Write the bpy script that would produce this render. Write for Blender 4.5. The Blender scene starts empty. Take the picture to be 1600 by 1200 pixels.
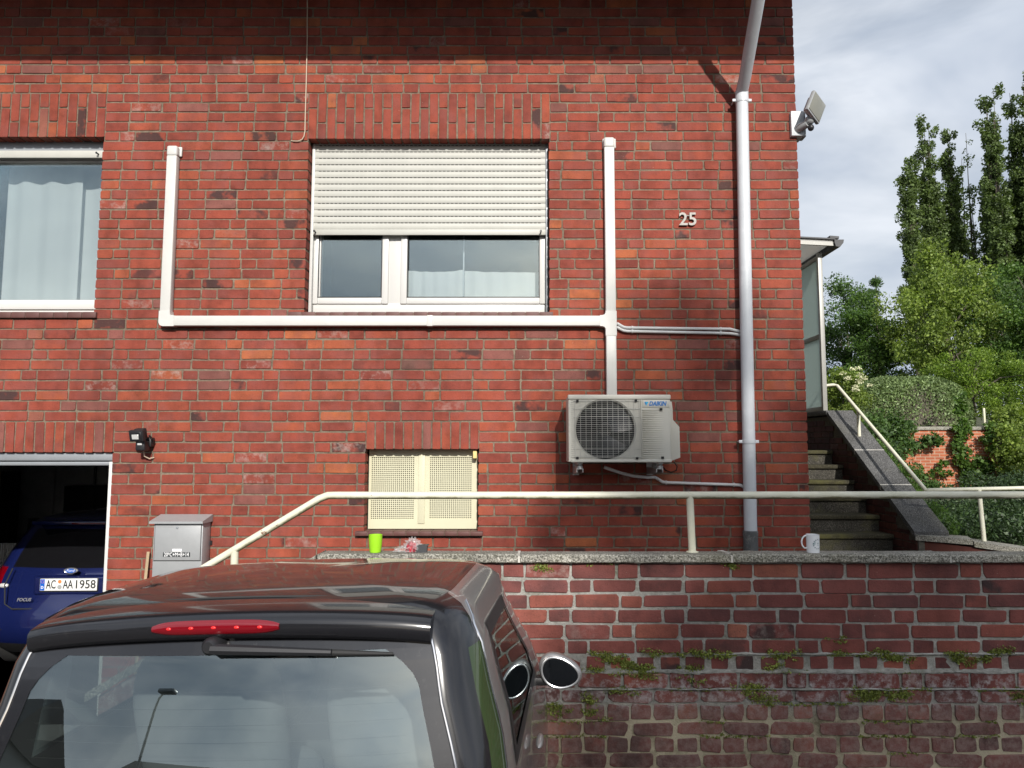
import bpy, bmesh, math, random
import numpy as np
from mathutils import Vector, Matrix, Euler, noise as mnoise

rng = random.Random(7)
S = bpy.context.scene
C = S.collection
R = math.radians

# ------------------------------------------------------------------ camera
EZ = 2.15            # eye height above the garage floor
F_PX, CX, CY, TILT = 1110.0, 820.0, 600.0, R(5.0)
cam = bpy.data.objects.new('camera', bpy.data.cameras.new('camera'))
C.objects.link(cam)
cam.data.sensor_fit = 'HORIZONTAL'; cam.data.sensor_width = 36.0
cam.data.lens = F_PX / 1600 * 36.0
cam.data.shift_x = -(CX - 800) / 1600
cam.data.clip_start = 0.05; cam.data.clip_end = 3000
cam.location = (0, 0, EZ); cam.rotation_euler = (R(90) + TILT, 0, 0)
S.camera = cam

# ------------------------------------------------------------------ world, sun, exposure
SUN_DIR = Vector((0.19, -1.0, 0.55)).normalized()       # towards the sun
SKYOFF = (0.84, 4.04, 1.82)
W = bpy.data.worlds.new('World'); S.world = W; W.use_nodes = True
wn, wl = W.node_tree.nodes, W.node_tree.links
wn.clear()
def wnode(t, **k):
    n = wn.new(t)
    for a, b in k.items(): setattr(n, a, b)
    return n
sky = wnode('ShaderNodeTexSky', sky_type='NISHITA', sun_disc=False)
sky.sun_elevation = math.asin(SUN_DIR.z); sky.sun_rotation = math.atan2(SUN_DIR.x, SUN_DIR.y)
sky.air_density = 1.3; sky.dust_density = 2.0; sky.ozone_density = 1.2
tcw = wnode('ShaderNodeTexCoord')
mpw = wnode('ShaderNodeMapping'); mpw.inputs['Scale'].default_value = (1.0, 1.0, 2.2); mpw.inputs['Location'].default_value = SKYOFF
n1 = wnode('ShaderNodeTexNoise'); n1.inputs['Scale'].default_value = 1.9; n1.inputs['Detail'].default_value = 6
n1.inputs['Roughness'].default_value = 0.56; n1.inputs['Distortion'].default_value = 0.5
r1 = wnode('ShaderNodeValToRGB')
r1.color_ramp.elements[0].position = 0.30; r1.color_ramp.elements[0].color = (0.35, 0.35, 0.35, 1)
r1.color_ramp.elements[1].position = 0.62; r1.color_ramp.elements[1].color = (1, 1, 1, 1)
n2 = wnode('ShaderNodeTexNoise'); n2.inputs['Scale'].default_value = 2.6; n2.inputs['Detail'].default_value = 5; n2.inputs['Distortion'].default_value = 0.4
r2 = wnode('ShaderNodeValToRGB')
r2.color_ramp.elements[0].position = 0.34; r2.color_ramp.elements[0].color = (4.5, 5.4, 6.9, 1)
r2.color_ramp.elements[1].position = 0.60; r2.color_ramp.elements[1].color = (9.6, 10.1, 10.9, 1)
mixw = wnode('ShaderNodeMixRGB')
bg = wnode('ShaderNodeBackground'); bg.inputs['Strength'].default_value = 0.091
ow = wnode('ShaderNodeOutputWorld')
wl.new(tcw.outputs['Generated'], mpw.inputs['Vector'])
wl.new(mpw.outputs['Vector'], n1.inputs['Vector']); wl.new(mpw.outputs['Vector'], n2.inputs['Vector'])
wl.new(n1.outputs['Fac'], r1.inputs['Fac']); wl.new(n2.outputs['Fac'], r2.inputs['Fac'])
wl.new(r1.outputs['Color'], mixw.inputs['Fac'])
wl.new(sky.outputs['Color'], mixw.inputs['Color1']); wl.new(r2.outputs['Color'], mixw.inputs['Color2'])
# clouds scatter more light around the sun
vdot = wnode('ShaderNodeVectorMath', operation='DOT_PRODUCT'); vdot.inputs[1].default_value = SUN_DIR
wl.new(tcw.outputs['Generated'], vdot.inputs[0])
def wmath(op, a, b):
    n = wnode('ShaderNodeMath', operation=op)
    for i, x in enumerate((a, b)):
        if isinstance(x, (int, float)): n.inputs[i].default_value = x
        else: wl.new(x, n.inputs[i])
    return n.outputs[0]
glow = wmath('ADD', 1.0, wmath('MULTIPLY', 0.9, wmath('POWER', wmath('MAXIMUM', vdot.outputs['Value'], 0.0), 9.0)))
cgl = wnode('ShaderNodeVectorMath', operation='SCALE'); wl.new(mixw.outputs['Color'], cgl.inputs[0]); wl.new(glow, cgl.inputs['Scale'])
wl.new(cgl.outputs[0], bg.inputs['Color']); wl.new(bg.outputs['Background'], ow.inputs['Surface'])
sun = bpy.data.objects.new('sun', bpy.data.lights.new('sun', 'SUN'))
C.objects.link(sun)
sun.data.energy = 5.0; sun.data.angle = R(0.6); sun.data.color = (1.0, 0.955, 0.895)
sun.rotation_euler = (-SUN_DIR).to_track_quat('-Z', 'Y').to_euler()
sun.location = (5, -20, 20)
S.view_settings.view_transform = 'Standard'; S.view_settings.look = 'None'
S.view_settings.exposure = 0.0; S.view_settings.gamma = 1.0
S.view_settings.use_curve_mapping = False
S.render.engine = 'CYCLES'
S.cycles.max_bounces = 8; S.cycles.transparent_max_bounces = 16
S.cycles.caustics_reflective = False; S.cycles.caustics_refractive = False

def P(u, v, Y):
    """point on the vertical plane at distance Y that the photograph shows at pixel (u, v)"""
    dx, dy = (u - CX) / F_PX, (CY - v) / F_PX
    c, s = math.cos(TILT), math.sin(TILT)
    k = Y / (c - dy * s)
    return Vector((k * dx, Y, EZ + k * (dy * c + s)))

# ------------------------------------------------------------------ materials
class NT:
    def __init__(s, name):
        s.m = bpy.data.materials.new(name); s.m.use_nodes = True
        s.n, s.l = s.m.node_tree.nodes, s.m.node_tree.links
        s.b = s.n['Principled BSDF']; s.out = s.n['Material Output']
    def node(s, t, **k):
        n = s.n.new(t)
        for a, b in k.items(): setattr(n, a, b)
        return n
    def link(s, a, b): s.l.new(a, b)
    def pos(s):
        return s.node('ShaderNodeNewGeometry').outputs['Position']
    def obj(s):
        return s.node('ShaderNodeTexCoord').outputs['Object']
    def noise(s, vec, scale, detail=3, rough=0.55, dist=0.0):
        n = s.node('ShaderNodeTexNoise'); n.inputs['Scale'].default_value = scale
        n.inputs['Detail'].default_value = detail; n.inputs['Roughness'].default_value = rough
        n.inputs['Distortion'].default_value = dist
        if vec is not None: s.link(vec, n.inputs['Vector'])
        return n.outputs['Fac']
    def ramp(s, fac, stops, interp='LINEAR'):
        n = s.node('ShaderNodeValToRGB'); e = n.color_ramp.elements; n.color_ramp.interpolation = interp
        while len(e) < len(stops): e.new(0.5)
        for i, (p, c) in enumerate(stops):
            e[i].position = p
            e[i].color = (c, c, c, 1) if isinstance(c, (int, float)) else (*c, 1)
        s.link(fac, n.inputs['Fac']); return n.outputs['Color']
    def mix(s, fac, a, b, mode='MIX'):
        n = s.node('ShaderNodeMixRGB', blend_type=mode)
        for x, i in ((fac, 'Fac'), (a, 'Color1'), (b, 'Color2')):
            if isinstance(x, (int, float)): n.inputs[i].default_value = x if i == 'Fac' else (x, x, x, 1)
            elif isinstance(x, tuple): n.inputs[i].default_value = (*x, 1)
            else: s.link(x, n.inputs[i])
        return n.outputs['Color']
    def math(s, op, a, b=0.0):
        n = s.node('ShaderNodeMath', operation=op)
        for x, i in ((a, 0), (b, 1)):
            if isinstance(x, (int, float)): n.inputs[i].default_value = x
            else: s.link(x, n.inputs[i])
        return n.outputs[0]
    def bump(s, h, strength=0.3, dist=0.01):
        n = s.node('ShaderNodeBump'); n.inputs['Strength'].default_value = strength
        n.inputs['Distance'].default_value = dist
        s.link(h, n.inputs['Height']); s.link(n.outputs['Normal'], s.b.inputs['Normal'])
    def col(s, x):
        if isinstance(x, tuple): s.b.inputs['Base Color'].default_value = (*x, 1)
        else: s.link(x, s.b.inputs['Base Color'])

def pm(name, col, rough=0.5, metal=0.0, var=0.0, vscale=6.0, bump=0.0, bscale=80.0, coat=0.0, spec=0.5, dirt=None):
    t = NT(name)
    t.b.inputs['Roughness'].default_value = rough; t.b.inputs['Metallic'].default_value = metal
    t.b.inputs['Coat Weight'].default_value = coat; t.b.inputs['Coat Roughness'].default_value = 0.04
    t.b.inputs['Specular IOR Level'].default_value = spec
    t.col(col)
    if var or dirt:
        p = t.pos()
        c = col
        if var:
            f = t.noise(p, vscale, 5, 0.6)
            c = t.mix(1.0, col, t.ramp(f, [(0.25, 1 - var), (0.75, 1 + var)]), 'MULTIPLY')
        if dirt:
            dcol, dscale, lo, hi, amt = dirt
            m = t.ramp(t.noise(p, dscale, 6, 0.65), [(lo, 0.0), (hi, amt)])
            c = t.mix(m, c, dcol)
        t.col(c)
    if bump: t.bump(t.noise(t.pos(), bscale, 4), bump, 0.004)
    return t.m

def brick_mat(name, stops, value=1.0, effl=None, grime=0.35):
    t = NT(name)
    oi = t.node('ShaderNodeObjectInfo').outputs['Random']
    isl = t.node('ShaderNodeNewGeometry').outputs['Random Per Island']
    r = t.math('FRACT', t.math('ADD', oi, isl))
    r2 = t.math('FRACT', t.math('MULTIPLY', r, 37.31))
    r3 = t.math('FRACT', t.math('MULTIPLY', r, 91.77))
    c = t.ramp(r, stops)
    p = t.pos()
    vm = t.node('ShaderNodeVectorMath', operation='ADD'); t.link(p, vm.inputs[0])
    cmb = t.node('ShaderNodeCombineXYZ'); t.link(t.math('MULTIPLY', r2, 40.0), cmb.inputs[0]); t.link(t.math('MULTIPLY', r3, 30.0), cmb.inputs[2])
    t.link(cmb.outputs[0], vm.inputs[1]); q = vm.outputs[0]
    # uneven firing inside a brick
    c = t.mix(0.8, c, t.ramp(t.noise(q, 9, 4, 0.6), [(0.28, 0.62), (0.5, 1.0), (0.72, 1.25)]), 'MULTIPLY')
    hue = t.mix(t.ramp(t.noise(q, 5, 2), [(0.45, 0.0), (0.65, 0.5)]), c, (0.24, 0.075, 0.062))
    c = hue
    # burnt ends on some bricks
    burn = t.math('MULTIPLY', t.ramp(r2, [(0.95, 0.0), (0.97, 1.0)]), t.ramp(t.noise(q, 7, 3), [(0.46, 0.0), (0.56, 1.0)]))
    c = t.mix(t.math('MULTIPLY', burn, 0.85), c, (0.035, 0.026, 0.026))
    # lime bloom on a few
    bl = t.math('MULTIPLY', t.ramp(r3, [(0.955, 0.0), (0.985, 1.0)]), t.ramp(t.noise(q, 16, 5, 0.7), [(0.46, 0.0), (0.70, 0.6)]))
    c = t.mix(bl, c, (0.42, 0.36, 0.32))
    # pits, specks
    f = t.noise(q, 150, 3, 0.6)
    c = t.mix(t.ramp(f, [(0.33, 0.55), (0.40, 0.0)]), c, (0.05, 0.02, 0.016))
    c = t.mix(t.ramp(t.noise(q, 120, 2), [(0.74, 0.0), (0.77, 0.6)]), c, (0.55, 0.48, 0.40))
    # rain streaks and wall-scale weathering
    mp = t.node('ShaderNodeMapping'); mp.inputs['Scale'].default_value = (5.0, 5.0, 0.55); t.link(p, mp.inputs['Vector'])
    c = t.mix(0.85, c, t.ramp(t.noise(mp.outputs[0], 1.0, 5, 0.6), [(0.30, 0.72), (0.55, 1.05)]), 'MULTIPLY')
    c = t.mix(grime, c, t.ramp(t.noise(p, 0.9, 4, 0.6), [(0.3, 0.66), (0.7, 1.2)]), 'MULTIPLY')
    if value != 1.0: c = t.mix(1.0, c, value, 'MULTIPLY')
    if effl:
        zc, zh, amt = effl
        sx = t.node('ShaderNodeSeparateXYZ'); t.link(p, sx.inputs[0])
        band = t.math('SUBTRACT', 1.0, t.math('DIVIDE', t.math('ABSOLUTE', t.math('SUBTRACT', sx.outputs[2], zc)), zh))
        band = t.ramp(band, [(0.0, 0.0), (0.6, 1.0)])
        m = t.math('MULTIPLY', band, t.ramp(t.noise(p, 26, 6, 0.72), [(0.46, 0.0), (0.66, amt)]))
        c = t.mix(m, c, (0.42, 0.40, 0.39))
        low = t.ramp(t.math('SUBTRACT', zc + 0.02, sx.outputs[2]), [(0.0, 0.0), (0.15, 1.0)])
        dust = t.math('MULTIPLY', low, t.ramp(t.noise(p, 34, 5, 0.72), [(0.40, 0.15), (0.62, 0.62)]))
        c = t.mix(dust, c, (0.30, 0.22, 0.19))
        gr = t.ramp(t.noise(p, 4.3, 6, 0.7), [(0.60, 0.0), (0.70, 0.5)])
        c = t.mix(t.math('MULTIPLY', gr, low), c, (0.07, 0.075, 0.03))
        so = t.ramp(t.noise(p, 2.2, 6, 0.7), [(0.54, 0.0), (0.70, 0.6)])
        c = t.mix(so, c, (0.035, 0.028, 0.027))
    t.col(c)
    t.b.inputs['Roughness'].default_value = 0.82; t.b.inputs['Specular IOR Level'].default_value = 0.3
    h = t.math('ADD', t.math('MULTIPLY', t.noise(q, 60, 5, 0.65), 1.0), t.math('MULTIPLY', f, 0.5))
    t.bump(h, 0.45, 0.006)
    return t.m

RED = [(0.0, (0.190, 0.043, 0.030)), (0.12, (0.220, 0.047, 0.031)), (0.40, (0.248, 0.052, 0.032)),
       (0.68, (0.266, 0.056, 0.033)), (0.86, (0.292, 0.066, 0.035)), (0.93, (0.335, 0.086, 0.038)),
       (0.955, (0.385, 0.12, 0.045)), (0.96, (0.22, 0.080, 0.064)), (0.985, (0.19, 0.072, 0.058)), (1.0, (0.13, 0.060, 0.048))]
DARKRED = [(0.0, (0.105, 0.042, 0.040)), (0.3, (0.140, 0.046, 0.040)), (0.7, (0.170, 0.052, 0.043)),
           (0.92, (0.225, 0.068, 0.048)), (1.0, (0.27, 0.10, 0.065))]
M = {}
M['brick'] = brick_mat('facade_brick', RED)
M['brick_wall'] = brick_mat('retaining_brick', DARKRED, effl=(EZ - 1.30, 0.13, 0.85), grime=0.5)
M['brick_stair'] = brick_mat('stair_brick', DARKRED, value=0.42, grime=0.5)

def mortar_mat(name, a, b, green=0.0, sand=None):
    t = NT(name); p = t.pos()
    c = t.mix(t.ramp(t.noise(p, 22, 6, 0.7), [(0.35, 0.0), (0.65, 1.0)]), a, b)
    c = t.mix(1.0, c, t.ramp(t.noise(p, 1.2, 4), [(0.3, 0.75), (0.7, 1.15)]), 'MULTIPLY')
    if sand:
        zc, scol = sand
        sx = t.node('ShaderNodeSeparateXYZ'); t.link(p, sx.inputs[0])
        low = t.ramp(t.math('SUBTRACT', zc, sx.outputs[2]), [(0.0, 0.0), (0.10, 1.0)])
        patch = t.ramp(t.noise(p, 5, 5, 0.65), [(0.28, 0.0), (0.50, 1.0)])
        s2 = t.mix(patch, (0.12, 0.10, 0.062), scol)
        c = t.mix(low, c, s2)
    if green:
        g = t.ramp(t.noise(p, 3.1, 6, 0.7), [(0.54, 0.0), (0.66, green)])
        c = t.mix(g, c, (0.075, 0.085, 0.030))
    c = t.mix(t.ramp(t.noise(p, 170, 2), [(0.68, 0.0), (0.74, 0.5)]), c, (0.62, 0.57, 0.48))
    t.col(c); t.b.inputs['Roughness'].default_value = 0.95; t.b.inputs['Specular IOR Level'].default_value = 0.15
    t.bump(t.noise(p, 85, 6, 0.7), 0.9, 0.008)
    return t.m
M['mortar'] = mortar_mat('facade_mortar', (0.135, 0.108, 0.078), (0.25, 0.203, 0.150))
M['mortar_wall'] = mortar_mat('retaining_mortar', (0.24, 0.235, 0.21), (0.42, 0.41, 0.375), 0.6, (EZ - 1.35, (0.50, 0.44, 0.31)))
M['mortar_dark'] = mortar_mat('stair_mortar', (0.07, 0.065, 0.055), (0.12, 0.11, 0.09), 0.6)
M['joint'] = pm('pale_joint_mortar', (0.55, 0.53, 0.48), 0.9, var=0.2, bump=0.4)

def aggregate_mat(name, base, light, dark, moss=0.5):
    t = NT(name); p = t.pos()
    c = t.mix(t.ramp(t.noise(p, 95, 3, 0.6), [(0.42, 0.0), (0.60, 1.0)]), dark, base)
    c = t.mix(t.ramp(t.noise(p, 130, 2, 0.5), [(0.58, 0.0), (0.66, 0.9)]), c, light)
    c = t.mix(0.8, c, t.ramp(t.noise(p, 3.0, 5, 0.65), [(0.3, 0.6), (0.7, 1.25)]), 'MULTIPLY')
    g = t.ramp(t.noise(p, 2.4, 6, 0.7), [(0.50, 0.0), (0.68, moss)])
    c = t.mix(g, c, (0.10, 0.095, 0.035))
    t.col(c); t.b.inputs['Roughness'].default_value = 0.92; t.b.inputs['Specular IOR Level'].default_value = 0.2
    t.bump(t.noise(p, 110, 4, 0.6), 0.8, 0.006)
    return t.m
M['coping'] = aggregate_mat('coping_concrete', (0.38, 0.365, 0.315), (0.60, 0.58, 0.51), (0.11, 0.105, 0.088), 0.3)
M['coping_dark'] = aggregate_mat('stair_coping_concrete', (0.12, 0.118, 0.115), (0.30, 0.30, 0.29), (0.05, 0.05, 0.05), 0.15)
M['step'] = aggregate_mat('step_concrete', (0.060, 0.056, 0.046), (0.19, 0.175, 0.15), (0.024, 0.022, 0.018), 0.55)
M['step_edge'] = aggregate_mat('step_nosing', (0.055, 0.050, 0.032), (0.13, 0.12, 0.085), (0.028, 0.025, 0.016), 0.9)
M['pvc'] = pm('white_trunking', (0.57, 0.565, 0.535), 0.42, var=0.05, dirt=((0.40, 0.37, 0.31), 14, 0.60, 0.78, 0.35))
M['pvc_pipe'] = pm('white_drain_pipe', (0.62, 0.62, 0.61), 0.45, var=0.05)
M['frame'] = pm('white_window_frame', (0.60, 0.595, 0.57), 0.35, var=0.02)
M['shutter'] = pm('ivory_shutter', (0.45, 0.448, 0.405), 0.5, var=0.05, vscale=9)
M['slot'] = pm('slot_black', (0.02, 0.02, 0.02), 0.8)
M['cream'] = pm('cream_metal', (0.58, 0.56, 0.40), 0.5, var=0.04)
M['downpipe'] = pm('downpipe_paint', (0.56, 0.585, 0.61), 0.42, var=0.10, vscale=4, dirt=((0.66, 0.68, 0.70), 7, 0.60, 0.66, 0.6))
M['socket'] = pm('downpipe_socket', (0.10, 0.105, 0.105), 0.75, var=0.4, vscale=12, dirt=((0.35, 0.34, 0.32), 9, 0.52, 0.66, 0.7))
M['steel'] = pm('brushed_steel', (0.36, 0.37, 0.375), 0.42, 0.2, var=0.06, vscale=14)
M['galv'] = pm('galvanised', (0.50, 0.51, 0.51), 0.45, 0.8, var=0.1)
M['digit'] = pm('weathered_number', (0.33, 0.315, 0.29), 0.6, 0.2, var=0.25, vscale=60)
M['zinc'] = pm('grey_metal', (0.30, 0.32, 0.34), 0.42, 0.3, var=0.08)
M['black'] = pm('black_plastic', (0.018, 0.018, 0.020), 0.42, var=0.1)
M['rubber'] = pm('rubber', (0.02, 0.02, 0.02), 0.75)
M['ac'] = pm('ac_ivory', (0.56, 0.545, 0.48), 0.45, var=0.03)
M['ac_dark'] = pm('ac_inside', (0.012, 0.013, 0.014), 0.6)
M['ac_fan'] = pm('ac_fan', (0.014, 0.015, 0.017), 0.3)
M['ac_wire'] = pm('ac_guard_wire', (0.52, 0.51, 0.46), 0.45)
M['blue'] = pm('logo_blue', (0.0, 0.16, 0.50), 0.4)
M['cyan'] = pm('logo_cyan', (0.02, 0.42, 0.72), 0.4)
M['cable'] = pm('tan_cable', (0.50, 0.40, 0.30), 0.6)
M['tile'] = pm('sill_tile', (0.105, 0.042, 0.036), 0.6, var=0.25, vscale=12)
M['soffit'] = pm('soffit_dark', (0.03, 0.026, 0.024), 0.7)
M['rooftile'] = pm('roof_tile', (0.05, 0.045, 0.045), 0.7, var=0.2)
M['plaster'] = pm('plaster', (0.42, 0.41, 0.39), 0.9, var=0.06)
M['plaster_dim'] = pm('garage_plaster', (0.78, 0.78, 0.77), 0.9, var=0.1)
M['dark'] = pm('garage_dark', (0.16, 0.155, 0.15), 0.8)
M['room'] = pm('room_dark', (0.05, 0.05, 0.055), 0.9)
M['floor'] = pm('garage_floor', (0.26, 0.255, 0.25), 0.85, var=0.2)
M['asphalt'] = pm('asphalt', (0.055, 0.054, 0.053), 0.9, var=0.25, vscale=2.0, bump=0.5, bscale=140)
M['path'] = pm('path_slabs', (0.16, 0.155, 0.145), 0.92, var=0.2, vscale=3)
M['soil'] = pm('garden_soil', (0.055, 0.060, 0.025), 0.95, var=0.4, vscale=1.5)
M['grass'] = pm('grass', (0.05, 0.075, 0.02), 0.95, var=0.4, vscale=2)
M['green_cup'] = pm('lime_plastic', (0.30, 0.62, 0.02), 0.38)
M['mug'] = pm('white_china', (0.72, 0.74, 0.76), 0.2)
M['print'] = pm('mug_print', (0.05, 0.10, 0.14), 0.4)
M['print_grey'] = pm('mug_print_grey', (0.36, 0.44, 0.45), 0.4)
M['red_stuff'] = pm('red_cloth', (0.42, 0.03, 0.05), 0.6, var=0.3, vscale=40)
M['grey_plastic'] = pm('charcoal_plastic', (0.045, 0.048, 0.052), 0.45)
M['wood'] = pm('bare_wood', (0.50, 0.38, 0.24), 0.8, var=0.15)
M['foam'] = pm('yellow_foam', (0.75, 0.60, 0.25), 0.8)
M['sticker'] = pm('sticker_dark', (0.035, 0.04, 0.042), 0.5)
M['white'] = pm('white_print', (0.82, 0.82, 0.82), 0.5)
M['bark'] = pm('bark', (0.10, 0.085, 0.065), 0.9, var=0.3, vscale=10)
M['carblack'] = pm('car_black', (0.012, 0.012, 0.014), 0.16, coat=0.4, dirt=((0.09, 0.088, 0.085), 40, 0.60, 0.75, 0.2))
M['cargrey'] = pm('car_grey', (0.25, 0.24, 0.235), 0.30, 0.4, coat=1.0)
M['roofglass'] = pm('car_roof_gloss', (0.030, 0.026, 0.025), 0.07, coat=0.25, dirt=((0.10, 0.095, 0.09), 30, 0.62, 0.75, 0.25))
M['cartrim'] = pm('car_matt_black', (0.014, 0.014, 0.015), 0.45)
M['chrome'] = pm('chrome', (0.62, 0.62, 0.63), 0.12, 1.0)
M['silver'] = pm('silver_paint', (0.55, 0.55, 0.56), 0.25, 0.7, coat=0.5)
M['carblue'] = pm('car_blue', (0.008, 0.014, 0.080), 0.22, 0.25, coat=1.0)
M['interior'] = pm('car_interior', (0.05, 0.052, 0.055), 0.75, var=0.15)
M['seat'] = pm('car_seat', (0.11, 0.112, 0.12), 0.85, var=0.1)
M['carglass_dark'] = pm('privacy_glass', (0.006, 0.006, 0.007), 0.05, coat=0.3)
M['mirror'] = pm('mirror_glass', (0.16, 0.17, 0.18), 0.03, 1.0)
M['rim'] = pm('wheel_rim', (0.45, 0.45, 0.46), 0.3, 0.9)
M['plate'] = pm('number_plate', (0.80, 0.80, 0.78), 0.4)
M['plateblue'] = pm('plate_blue', (0.0, 0.10, 0.50), 0.4)
M['ink'] = pm('plate_ink', (0.012, 0.012, 0.012), 0.5)
M['orange'] = pm('plate_seal_orange', (0.75, 0.22, 0.06), 0.5)
M['sealgrey'] = pm('plate_seal_grey', (0.35, 0.36, 0.36), 0.5)
M['porch_alu'] = pm('porch_aluminium', (0.34, 0.335, 0.31), 0.45, 0.2, var=0.05)

M['gutter'] = pm('dark_gutter', (0.035, 0.036, 0.04), 0.5)
M['lamp_glass'] = pm('lamp_glass', (0.20, 0.20, 0.17), 0.15)
M['lens'] = pm('lamp_reflector', (0.72, 0.72, 0.70), 0.3, 0.3)

def red_lens():
    t = NT('red_lens'); t.col((0.17, 0.001, 0.006)); t.b.inputs['Roughness'].default_value = 0.12
    t.b.inputs['Coat Weight'].default_value = 1.0
    return t.m
M['redlens'] = red_lens()
M['led'] = pm('brake_led', (0.85, 0.03, 0.03), 0.2)  # brighter red painted for the reflections in the brake light

def glass_mat(name, tint, refl, rough=0.0):
    t = NT(name)
    tr = t.node('ShaderNodeBsdfTransparent'); tr.inputs['Color'].default_value = (*tint, 1)
    gl = t.node('ShaderNodeBsdfGlossy'); gl.inputs['Roughness'].default_value = rough
    gl.inputs['Color'].default_value = (0.86, 0.97, 0.97, 1)
    lw = t.node('ShaderNodeLayerWeight'); lw.inputs['Blend'].default_value = 0.35
    fac = t.math('ADD', refl, t.math('MULTIPLY', lw.outputs['Fresnel'], 0.6))
    fac = t.math('MINIMUM', fac, 0.95)
    mx = t.node('ShaderNodeMixShader'); t.link(fac, mx.inputs[0]); t.link(tr.outputs[0], mx.inputs[1]); t.link(gl.outputs[0], mx.inputs[2])
    t.link(mx.outputs[0], t.out.inputs['Surface'])
    return t.m
M['glass'] = glass_mat('window_glass', (0.92, 0.95, 0.95), 0.12)
M['carglass'] = glass_mat('car_glass', (0.78, 0.86, 0.83), 0.18)
M['greenglass'] = pm('car_quarter_glass', (0.035, 0.055, 0.022), 0.06, spec=0.6)

def frosted(name, col, k, bump):
    """milky sheet that lets daylight through"""
    t = NT(name); t.col(col); t.b.inputs['Roughness'].default_value = 0.3
    if bump: t.bump(t.noise(t.pos(), 26, 3, 0.5, 0.4), 0.6, 0.01)
    tl = t.node('ShaderNodeBsdfTranslucent'); tl.inputs['Color'].default_value = (*col, 1)
    mx = t.node('ShaderNodeMixShader'); mx.inputs[0].default_value = k
    t.link(t.b.outputs[0], mx.inputs[1]); t.link(tl.outputs[0], mx.inputs[2]); t.link(mx.outputs[0], t.out.inputs['Surface'])
    return t.m
M['frosted'] = frosted('frosted_pane', (0.70, 0.78, 0.74), 0.6, True)
M['porch_roof'] = frosted('porch_panel', (0.72, 0.71, 0.68), 0.5, False)

def curtain_mat():
    t = NT('net_curtain')
    d = t.node('ShaderNodeBsdfDiffuse'); d.inputs['Color'].default_value = (0.90, 0.91, 0.90, 1)
    tl = t.node('ShaderNodeBsdfTranslucent'); tl.inputs['Color'].default_value = (0.7, 0.72, 0.72, 1)
    tr = t.node('ShaderNodeBsdfTransparent')
    m1 = t.node('ShaderNodeMixShader'); m1.inputs[0].default_value = 0.3
    t.link(d.outputs[0], m1.inputs[1]); t.link(tl.outputs[0], m1.inputs[2])
    m2 = t.node('ShaderNodeMixShader')
    w = t.node('ShaderNodeTexWave'); w.bands_direction = 'Z'; w.inputs['Scale'].default_value = 42; w.inputs['Distortion'].default_value = 2
    t.link(t.pos(), w.inputs['Vector'])
    t.link(t.ramp(w.outputs['Fac'], [(0.0, 0.80), (1.0, 0.97)]), m2.inputs[0])
    t.link(tr.outputs[0], m2.inputs[1]); t.link(m1.outputs[0], m2.inputs[2])
    t.link(m2.outputs[0], t.out.inputs['Surface'])
    return t.m
M['curtain'] = curtain_mat()

def bag_mat():
    t = NT('clear_film')
    tr = t.node('ShaderNodeBsdfTransparent'); tr.inputs['Color'].default_value = (0.93, 0.93, 0.93, 1)
    g = t.node('ShaderNodeBsdfPrincipled'); g.inputs['Base Color'].default_value = (0.75, 0.75, 0.75, 1); g.inputs['Roughness'].default_value = 0.2
    mx = t.node('ShaderNodeMixShader'); mx.inputs[0].default_value = 0.20
    t.link(tr.outputs[0], mx.inputs[1]); t.link(g.outputs[0], mx.inputs[2]); t.link(mx.outputs[0], t.out.inputs['Surface'])
    return t.m
M['film'] = bag_mat()

def rail_mat():
    """cream paint, algae on the underside, rust spots"""
    t = NT('painted_rail'); p = t.pos()
    c = t.mix(t.ramp(t.noise(p, 11, 5), [(0.3, 0.0), (0.7, 1.0)]), (0.60, 0.585, 0.45), (0.68, 0.67, 0.55))
    g = t.node('ShaderNodeNewGeometry'); sx = t.node('ShaderNodeSeparateXYZ'); t.link(g.outputs['Normal'], sx.inputs[0])
    nz = t.math('MULTIPLY', sx.outputs[2], -1.0)
    al = t.math('ADD', nz, t.math('MULTIPLY', t.math('SUBTRACT', t.noise(p, 9, 6, 0.7), 0.5), 1.6))
    c = t.mix(t.ramp(al, [(0.30, 0.0), (0.75, 0.85)]), c, (0.13, 0.115, 0.035))
    ru = t.ramp(t.noise(p, 8, 6, 0.75), [(0.66, 0.0), (0.675, 0.9)])
    c = t.mix(ru, c, (0.16, 0.055, 0.022))
    t.col(c); t.b.inputs['Roughness'].default_value = 0.5
    return t.m
M['rail'] = rail_mat()

def leaf_mat(name, a, b, trans=0.35):
    t = NT(name)
    isl = t.node('ShaderNodeNewGeometry').outputs['Random Per Island']
    c = t.ramp(isl, [(0.0, a), (0.75, b), (1.0, tuple(min(1, x * 1.35) for x in b))])
    c = t.mix(0.7, c, t.ramp(t.noise(t.pos(), 1.1, 4, 0.6), [(0.3, 0.6), (0.7, 1.3)]), 'MULTIPLY')
    d = t.node('ShaderNodeBsdfPrincipled'); d.inputs['Roughness'].default_value = 0.5
    t.link(c, d.inputs['Base Color']); d.inputs['Specular IOR Level'].default_value = 0.35
    tl = t.node('ShaderNodeBsdfTranslucent'); t.link(t.mix(1.0, c, (1.25, 1.35, 0.5), 'MULTIPLY'), tl.inputs['Color'])
    mx = t.node('ShaderNodeMixShader'); mx.inputs[0].default_value = trans
    t.link(d.outputs[0], mx.inputs[1]); t.link(tl.outputs[0], mx.inputs[2]); t.link(mx.outputs[0], t.out.inputs['Surface'])
    return t.m
M['lf_poplar'] = leaf_mat('poplar_leaf', (0.060, 0.095, 0.030), (0.135, 0.190, 0.062))
M['lf_yellow'] = leaf_mat('yellow_green_leaf', (0.085, 0.140, 0.024), (0.215, 0.285, 0.058))
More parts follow.
